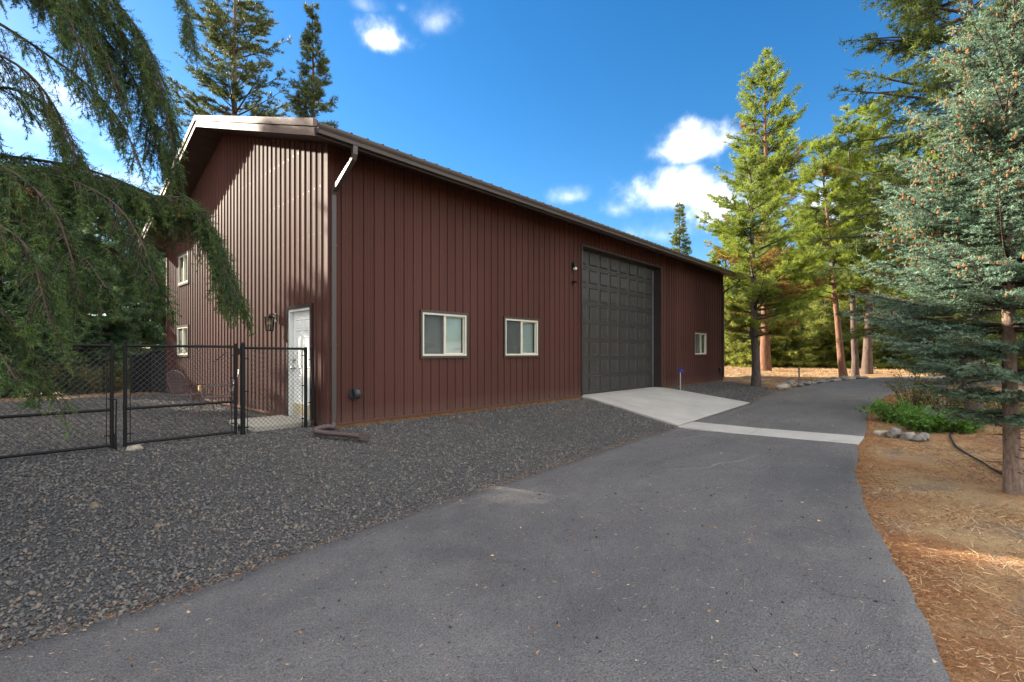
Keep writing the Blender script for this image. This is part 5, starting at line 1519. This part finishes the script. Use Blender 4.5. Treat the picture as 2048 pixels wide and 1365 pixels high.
# near fir with boughs hanging into view -------------------------------
BOUGHS = [
 ([(-5.44,-0.20,6.18),(-4.43,-1.01,5.41),(-3.67,-1.54,5.17),(-3.33,-1.77,4.82),(-3.06,-1.92,4.41),(-2.90,-2.10,3.91),(-2.82,-2.17,3.29)], 1.0, 0.55),
 ([(-5.26,-1.44,4.51),(-4.40,-2.08,4.26),(-4.11,-2.25,4.12),(-3.83,-2.26,3.99),(-3.54,-2.42,3.74),(-3.30,-2.54,3.39),(-3.22,-2.62,3.06)], 0.55, 0.50),
 ([(-5.38,-1.75,2.93),(-4.45,-2.33,3.25),(-4.02,-2.50,3.50),(-3.87,-2.52,3.44),(-3.71,-2.54,3.12),(-3.56,-2.70,2.86),(-3.47,-2.80,2.50)], 0.8, 0.45),
 ([(-5.33,-2.25,2.32),(-4.43,-2.63,2.64),(-3.95,-2.72,2.81),(-3.57,-2.69,2.86),(-3.15,-2.71,2.77),(-2.85,-2.74,2.80),(-2.65,-2.81,2.47),(-2.55,-2.92,2.07),(-2.47,-3.00,1.83)], 1.9, 0.54),
 ([(-5.23,-2.81,2.01),(-4.36,-3.45,2.16),(-3.99,-3.56,2.18),(-3.74,-3.69,1.99),(-3.62,-3.83,1.75)], 0.9, 0.34),
 ([(-5.16,-3.17,1.59),(-4.40,-3.71,1.67),(-4.14,-3.84,1.56),(-4.01,-3.84,1.34),(-3.93,-3.93,1.04)], 0.9, 0.36),
 ([(-5.24,1.06,8.22),(-3.67,-0.36,7.45),(-2.88,-1.08,6.59),(-2.61,-1.23,6.00),(-2.52,-1.32,5.51),(-2.45,-1.40,5.02)], 0.7, 0.40),
 ([(-5.53,-1.15,2.03),(-4.40,-2.08,2.24),(-3.81,-2.43,2.33),(-3.40,-2.72,2.21),(-3.25,-2.88,1.95)], 1.0, 0.40),
 ([(-5.23,-2.81,2.44),(-4.47,-3.33,2.62),(-4.14,-3.55,2.56),(-3.92,-3.64,2.35),(-3.81,-3.77,2.00),(-3.76,-3.82,1.69)], 1.0, 0.50),
 ([(-5.28,-1.26,5.33),(-4.46,-1.86,5.02),(-3.92,-2.16,4.88),(-3.67,-2.29,4.59),(-3.46,-2.36,4.19),(-3.35,-2.48,3.72)], 1.1, 0.55),
 ([(-5.06,-3.73,1.35),(-4.43,-4.12,1.47),(-4.19,-4.23,1.33),(-4.09,-4.34,1.13)], 0.6, 0.25),
 ([(-4.99,-1.29,5.41),(-4.26,-1.79,5.29),(-3.72,-2.08,5.09),(-3.33,-2.21,4.76),(-3.07,-2.34,4.33),(-2.99,-2.44,3.93)], 1.00, 0.55),
 ([(-5.13,0.05,5.53),(-4.09,-0.94,5.30),(-3.54,-1.39,4.95),(-3.16,-1.65,4.42),(-2.98,-1.85,3.82),(-2.91,-1.94,3.38)], 1.00, 0.60),
 ([(-4.88,-2.30,2.67),(-4.25,-2.68,2.75),(-3.84,-2.84,2.75),(-3.49,-3.07,2.57),(-3.32,-3.26,2.24),(-3.23,-3.35,1.86)], 1.00, 0.60),
 ([(-5.00,-1.12,3.08),(-4.11,-1.96,3.07),(-3.53,-2.29,3.01),(-2.97,-2.46,2.82),(-2.70,-2.60,2.70),(-2.56,-2.75,2.34)], 1.10, 0.60),
 ([(-4.73,-3.64,2.02),(-4.25,-4.02,2.11),(-4.06,-4.08,1.98),(-3.98,-4.17,1.70),(-3.94,-4.21,1.46)], 0.90, 0.45),
 ([(-4.88,-2.30,3.52),(-4.25,-2.68,3.69),(-3.96,-2.86,3.51),(-3.79,-2.90,3.24),(-3.70,-2.99,2.91)], 0.50, 0.50),
 ([(-4.84,-2.63,4.45),(-4.25,-2.98,4.45),(-3.97,-3.00,4.35),(-3.77,-3.06,4.03),(-3.67,-3.17,3.63)], 0.90, 0.50),
]
def near_fir():
    rng = np.random.default_rng(300)
    bx, by = -6.35, -1.75; bz = hz(bx, by)
    r = empty('fir_tree', (bx, by, bz)); tag(r, 'large near fir whose drooping boughs hang across the upper left', 'fir tree')
    org = np.array([bx, by, bz])
    zt = np.linspace(-0.2, 15.0, 12); ax = np.stack([0 * zt, 0 * zt, zt], -1)
    tv, tf = tubes_np([(ax, 0.30 * (1 - .9 * np.clip(zt / 15, 0, 1)))], 14)
    add('trunk', np_mesh('trunk', tv, tf), M['bark_dark'], r, True)
    segs, A, D, Ls, T = [], [], [], [], []
    for pts, dens, hang in BOUGHS:
        P = np.array(pts) - org
        start = np.array([0, 0, P[0, 2] - 0.25])
        P = pchip(np.vstack([start, P]), 40)
        s = np.r_[0, np.cumsum(np.linalg.norm(np.diff(P, axis=0), axis=1))]; Lb = s[-1]
        segs.append((P, np.linspace(0.034, 0.005, 40)))
        n = int(50 * Lb * dens)
        for k in range(n):
            u = rng.uniform(0.22, 1.0) ** 0.85
            p0 = np.array([np.interp(u * Lb, s, P[:, j]) for j in range(3)])
            i = min(38, int(u * 39)); tg = unit(P[i + 1] - P[i]); lat = unit(np.cross(tg, np.array([0, 0, 1.0]) + 1e-3))
            q = rng.choice([-1, 1])
            d0 = unit(tg * rng.uniform(.3, 1.0) + lat * q * rng.uniform(.3, 1.2) + np.array([0, 0, rng.uniform(-.5, .15)]))
            ln = hang * rng.uniform(.35, 1.15) * (1.15 - .55 * u)
            tt = np.linspace(0, 1, 7)
            Q = p0 + d0 * (ln * (tt - .30 * tt ** 2))[:, None] + np.array([0, 0, -1.0]) * (ln * rng.uniform(.45, .85) * tt ** 1.8)[:, None]
            segs.append((Q[::2], np.linspace(0.0055, 0.0018, 4)))
            bt = rng.beta(1.1, 2.0)
            m = int(ln / 0.034) + 2
            pl = unit(np.cross(unit(Q[-1] - Q[0]), rng.normal(0, 1, 3)))
            for w_ in range(m):
                v = (w_ + rng.random()) / m
                if v < .12: continue
                j = min(5, int(v * 6)); c = Q[j] + (Q[j + 1] - Q[j]) * (v * 6 - j); tg2 = unit(Q[j + 1] - Q[j])
                l2 = pl * (1 if w_ % 2 else -1) + rng.normal(0, .28, 3)
                dv = unit(tg2 * rng.uniform(.6, 1.0) + l2 * rng.uniform(.5, 1.0) + np.array([0, 0, -.12]))
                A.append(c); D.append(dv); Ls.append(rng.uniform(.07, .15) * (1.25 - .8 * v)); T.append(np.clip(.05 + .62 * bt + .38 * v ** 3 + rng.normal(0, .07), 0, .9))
            if rng.random() < 0.02: T[-m // 2:] = [1.0] * len(T[-m // 2:])
            A.append(Q[-2]); D.append(unit(Q[-1] - Q[-2])); Ls.append(ln / 6); T.append(np.clip(.3 + .6 * bt, 0, .9))
    A, D, Ls, T = np.array(A), np.array(D), np.array(Ls), np.array(T)
    nn = 13
    tpos = (np.arange(nn) + .4) / nn; ph = np.arange(nn) * 2.39996
    ref = unit(np.cross(D, rng.normal(0, 1, D.shape))); ref2 = np.cross(D, ref)
    base = A[:, None] + D[:, None] * (Ls[:, None] * tpos[None])[..., None]
    rd = ref[:, None] * np.cos(ph)[None, :, None] + ref2[:, None] * (0.75 * np.sin(ph))[None, :, None]
    nd = unit(D[:, None] * 0.85 + rd * 0.9)
    V, F, tn = blades(base.reshape(-1, 3), nd.reshape(-1, 3), rng.uniform(.022, .036, nd.shape[0] * nn), 0.0064, rng, np.clip(np.repeat(T, nn) + rng.normal(0, .05, len(T) * nn), 0, 1))
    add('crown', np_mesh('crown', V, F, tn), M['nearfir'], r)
    lv, lf = tubes_np(segs, 3); add('limbs', np_mesh('limbs', lv, lf), M['twig'], r)
    # the crown above and behind, out of the picture, is coarser
    t2, l2, c2 = conifer(301, 15.2, 5.2, 3.6, 'fir', (0, 0), 0.7, 0.25, 0.8, 0.15, (0.14, 0.02), 7, 0.15)
    keep = (c2[0].reshape(-1, 3, 3)[:, :, 0].mean(1) < 0.6)
    Vk = c2[0].reshape(-1, 3, 3)[keep]; tk = c2[2].reshape(-1, 3)[keep]
    add('upper_crown', np_mesh('upper_crown', Vk.reshape(-1, 3), np.arange(len(Vk) * 3).reshape(-1, 3), tk.ravel()), M['nearfir'], r)
    print('near fir twigs', len(A))
near_fir()

# shrubs ---------------------------------------------------------------
def shrub(name, label, cat, loc, w, h, n_stem, n_leaf, leaf, mat, seed, group=None, upright=1.0, stem_r=0.008, depth=None):
    rng = np.random.default_rng(seed)
    r = empty(name, (loc[0], loc[1], hz(*loc))); tag(r, label, cat, group)
    segs, C, D, T = [], [], [], []
    for k in range(n_stem):
        a = rng.uniform(0, 2 * PI); sp = rng.uniform(.1, 1) ** .6
        tip = np.array([math.cos(a) * w * sp, math.sin(a) * (depth or w) * sp, h * rng.uniform(.55, 1.05) * (1 - .35 * sp ** 2)])
        b0 = np.array([math.cos(a), math.sin(a), 0]) * w * .25 * sp
        mid = b0 * .5 + tip * .5 + np.array([0, 0, .12 * h * upright]) + rng.normal(0, .04 * w, 3)
        P = pchip([tuple(b0 - [0, 0, .05]), tuple(mid), tuple(tip)], 8)
        segs.append((P, np.linspace(stem_r, stem_r * .3, 8)))
        bt = rng.beta(2, 2)
        for j in range(n_leaf):
            u = rng.uniform(.15, 1.0); c = np.array([np.interp(u, np.linspace(0, 1, 8), P[:, i]) for i in range(3)])
            off = unit(rng.normal(0, 1, 3)) * rng.uniform(.02, .14) * w
            if j % 3 == 0: segs.append((np.stack([c, c + off]), np.array([stem_r * .35, stem_r * .15])))
            C.append(c + off); D.append(unit(off + np.array([0, 0, .05]) + rng.normal(0, .05, 3))); T.append(np.clip(.2 + .55 * bt + rng.normal(0, .14), 0, 1))
    C, D, T = np.array(C), np.array(D), np.array(T); n = len(C)
    C[:, 2] = np.maximum(C[:, 2], .02)
    # leaf: a folded pair of triangles
    k = 3
    D2 = unit(np.repeat(D, k, 0) + rng.normal(0, .8, (n * k, 3))); C2 = np.repeat(C, k, 0); T2 = np.clip(np.repeat(T, k) + rng.normal(0, .08, n * k), 0, 1)
    side = unit(np.cross(D2, rng.normal(0, 1, D2.shape))); nrm = np.cross(D2, side)
    L = leaf * rng.uniform(.6, 1.2, n * k)[:, None]
    V = np.stack([C2, C2 + D2 * L * .5 + side * L * .30 + nrm * L * .08, C2 + D2 * L, C2 + D2 * L * .5 - side * L * .30 + nrm * L * .08], 1).reshape(-1, 3)
    i = np.arange(n * k) * 4; F = np.concatenate([np.stack([i, i + 1, i + 2], -1), np.stack([i, i + 2, i + 3], -1)])
    add('foliage', np_mesh('foliage', V, F, np.repeat(T2, 4)), M[mat], r)
    sv, sf = tubes_np(segs, 4); add('stems', np_mesh('stems', sv, sf), M['twig'], r)
    return r
GS = 'bushes in the verge behind the rocks'
shrub('bush', 'bright green leafy bush nearest the driveway edge', 'bush', (11.9, -7.15), 0.80, 0.62, 40, 26, 0.075, 'leaf', 400, GS)
shrub('bush', 'green leafy bush behind the row of verge rocks', 'bush', (10.9, -7.75), 0.75, 0.55, 40, 26, 0.075, 'leaf', 401, GS)
shrub('bush', 'green leafy bush half under the lowest spruce boughs', 'bush', (11.0, -8.4), 0.70, 0.50, 34, 24, 0.07, 'leaf', 402, GS)
shrub('shrub', 'open twiggy shrub with sparse yellow-green leaves by the drive bend', 'shrub', (14.6, -7.35), 1.0, 1.35, 34, 14, 0.06, 'leafdry', 403, GS, 1.6, 0.012)
shrub('shrub', 'tall twiggy shrub between the green bush and the spruce', 'shrub', (13.3, -8.1), 1.0, 1.25, 36, 14, 0.06, 'leafdry', 404, GS, 1.6, 0.012)
shrub('shrub', 'straggly shrub in the shade behind the spruce trunk', 'shrub', (12.4, -9.2), 1.1, 1.1, 32, 14, 0.06, 'leafdry', 405, GS, 1.4, 0.011)
GU = 'undergrowth behind the back fence'
for i, (x, y, w, h, mt, lab) in enumerate([(-3.9, 18.2, 1.4, 1.3, 'leafdark', 'dark leafy undergrowth clump at the picture edge behind the back fence'), (-2.6, 18.6, 1.3, 1.7, 'leafdry', 'yellowing shrub behind the back fence, left of the gate posts'),
        (-1.5, 18.4, 1.3, 1.1, 'leafdark', 'low green undergrowth clump behind the gate posts'), (-0.6, 17.6, 1.2, 1.6, 'leafdry', 'yellow-green shrub behind the fence corner'), (0.5, 17.0, 1.2, 1.9, 'leafdark', 'tall green shrub between the fence corner and gable'),
        (1.2, 14.9, 1.0, 1.6, 'leafdark', 'green shrub right behind the windscreen cloth'), (-5.6, 18.0, 1.5, 1.4, 'leafdark', 'undergrowth clump left of the yard behind the fence')]):
    shrub('shrub', lab, 'shrub', (x, y), w, h, 30, 22, 0.11, mt, 410 + i, GU)
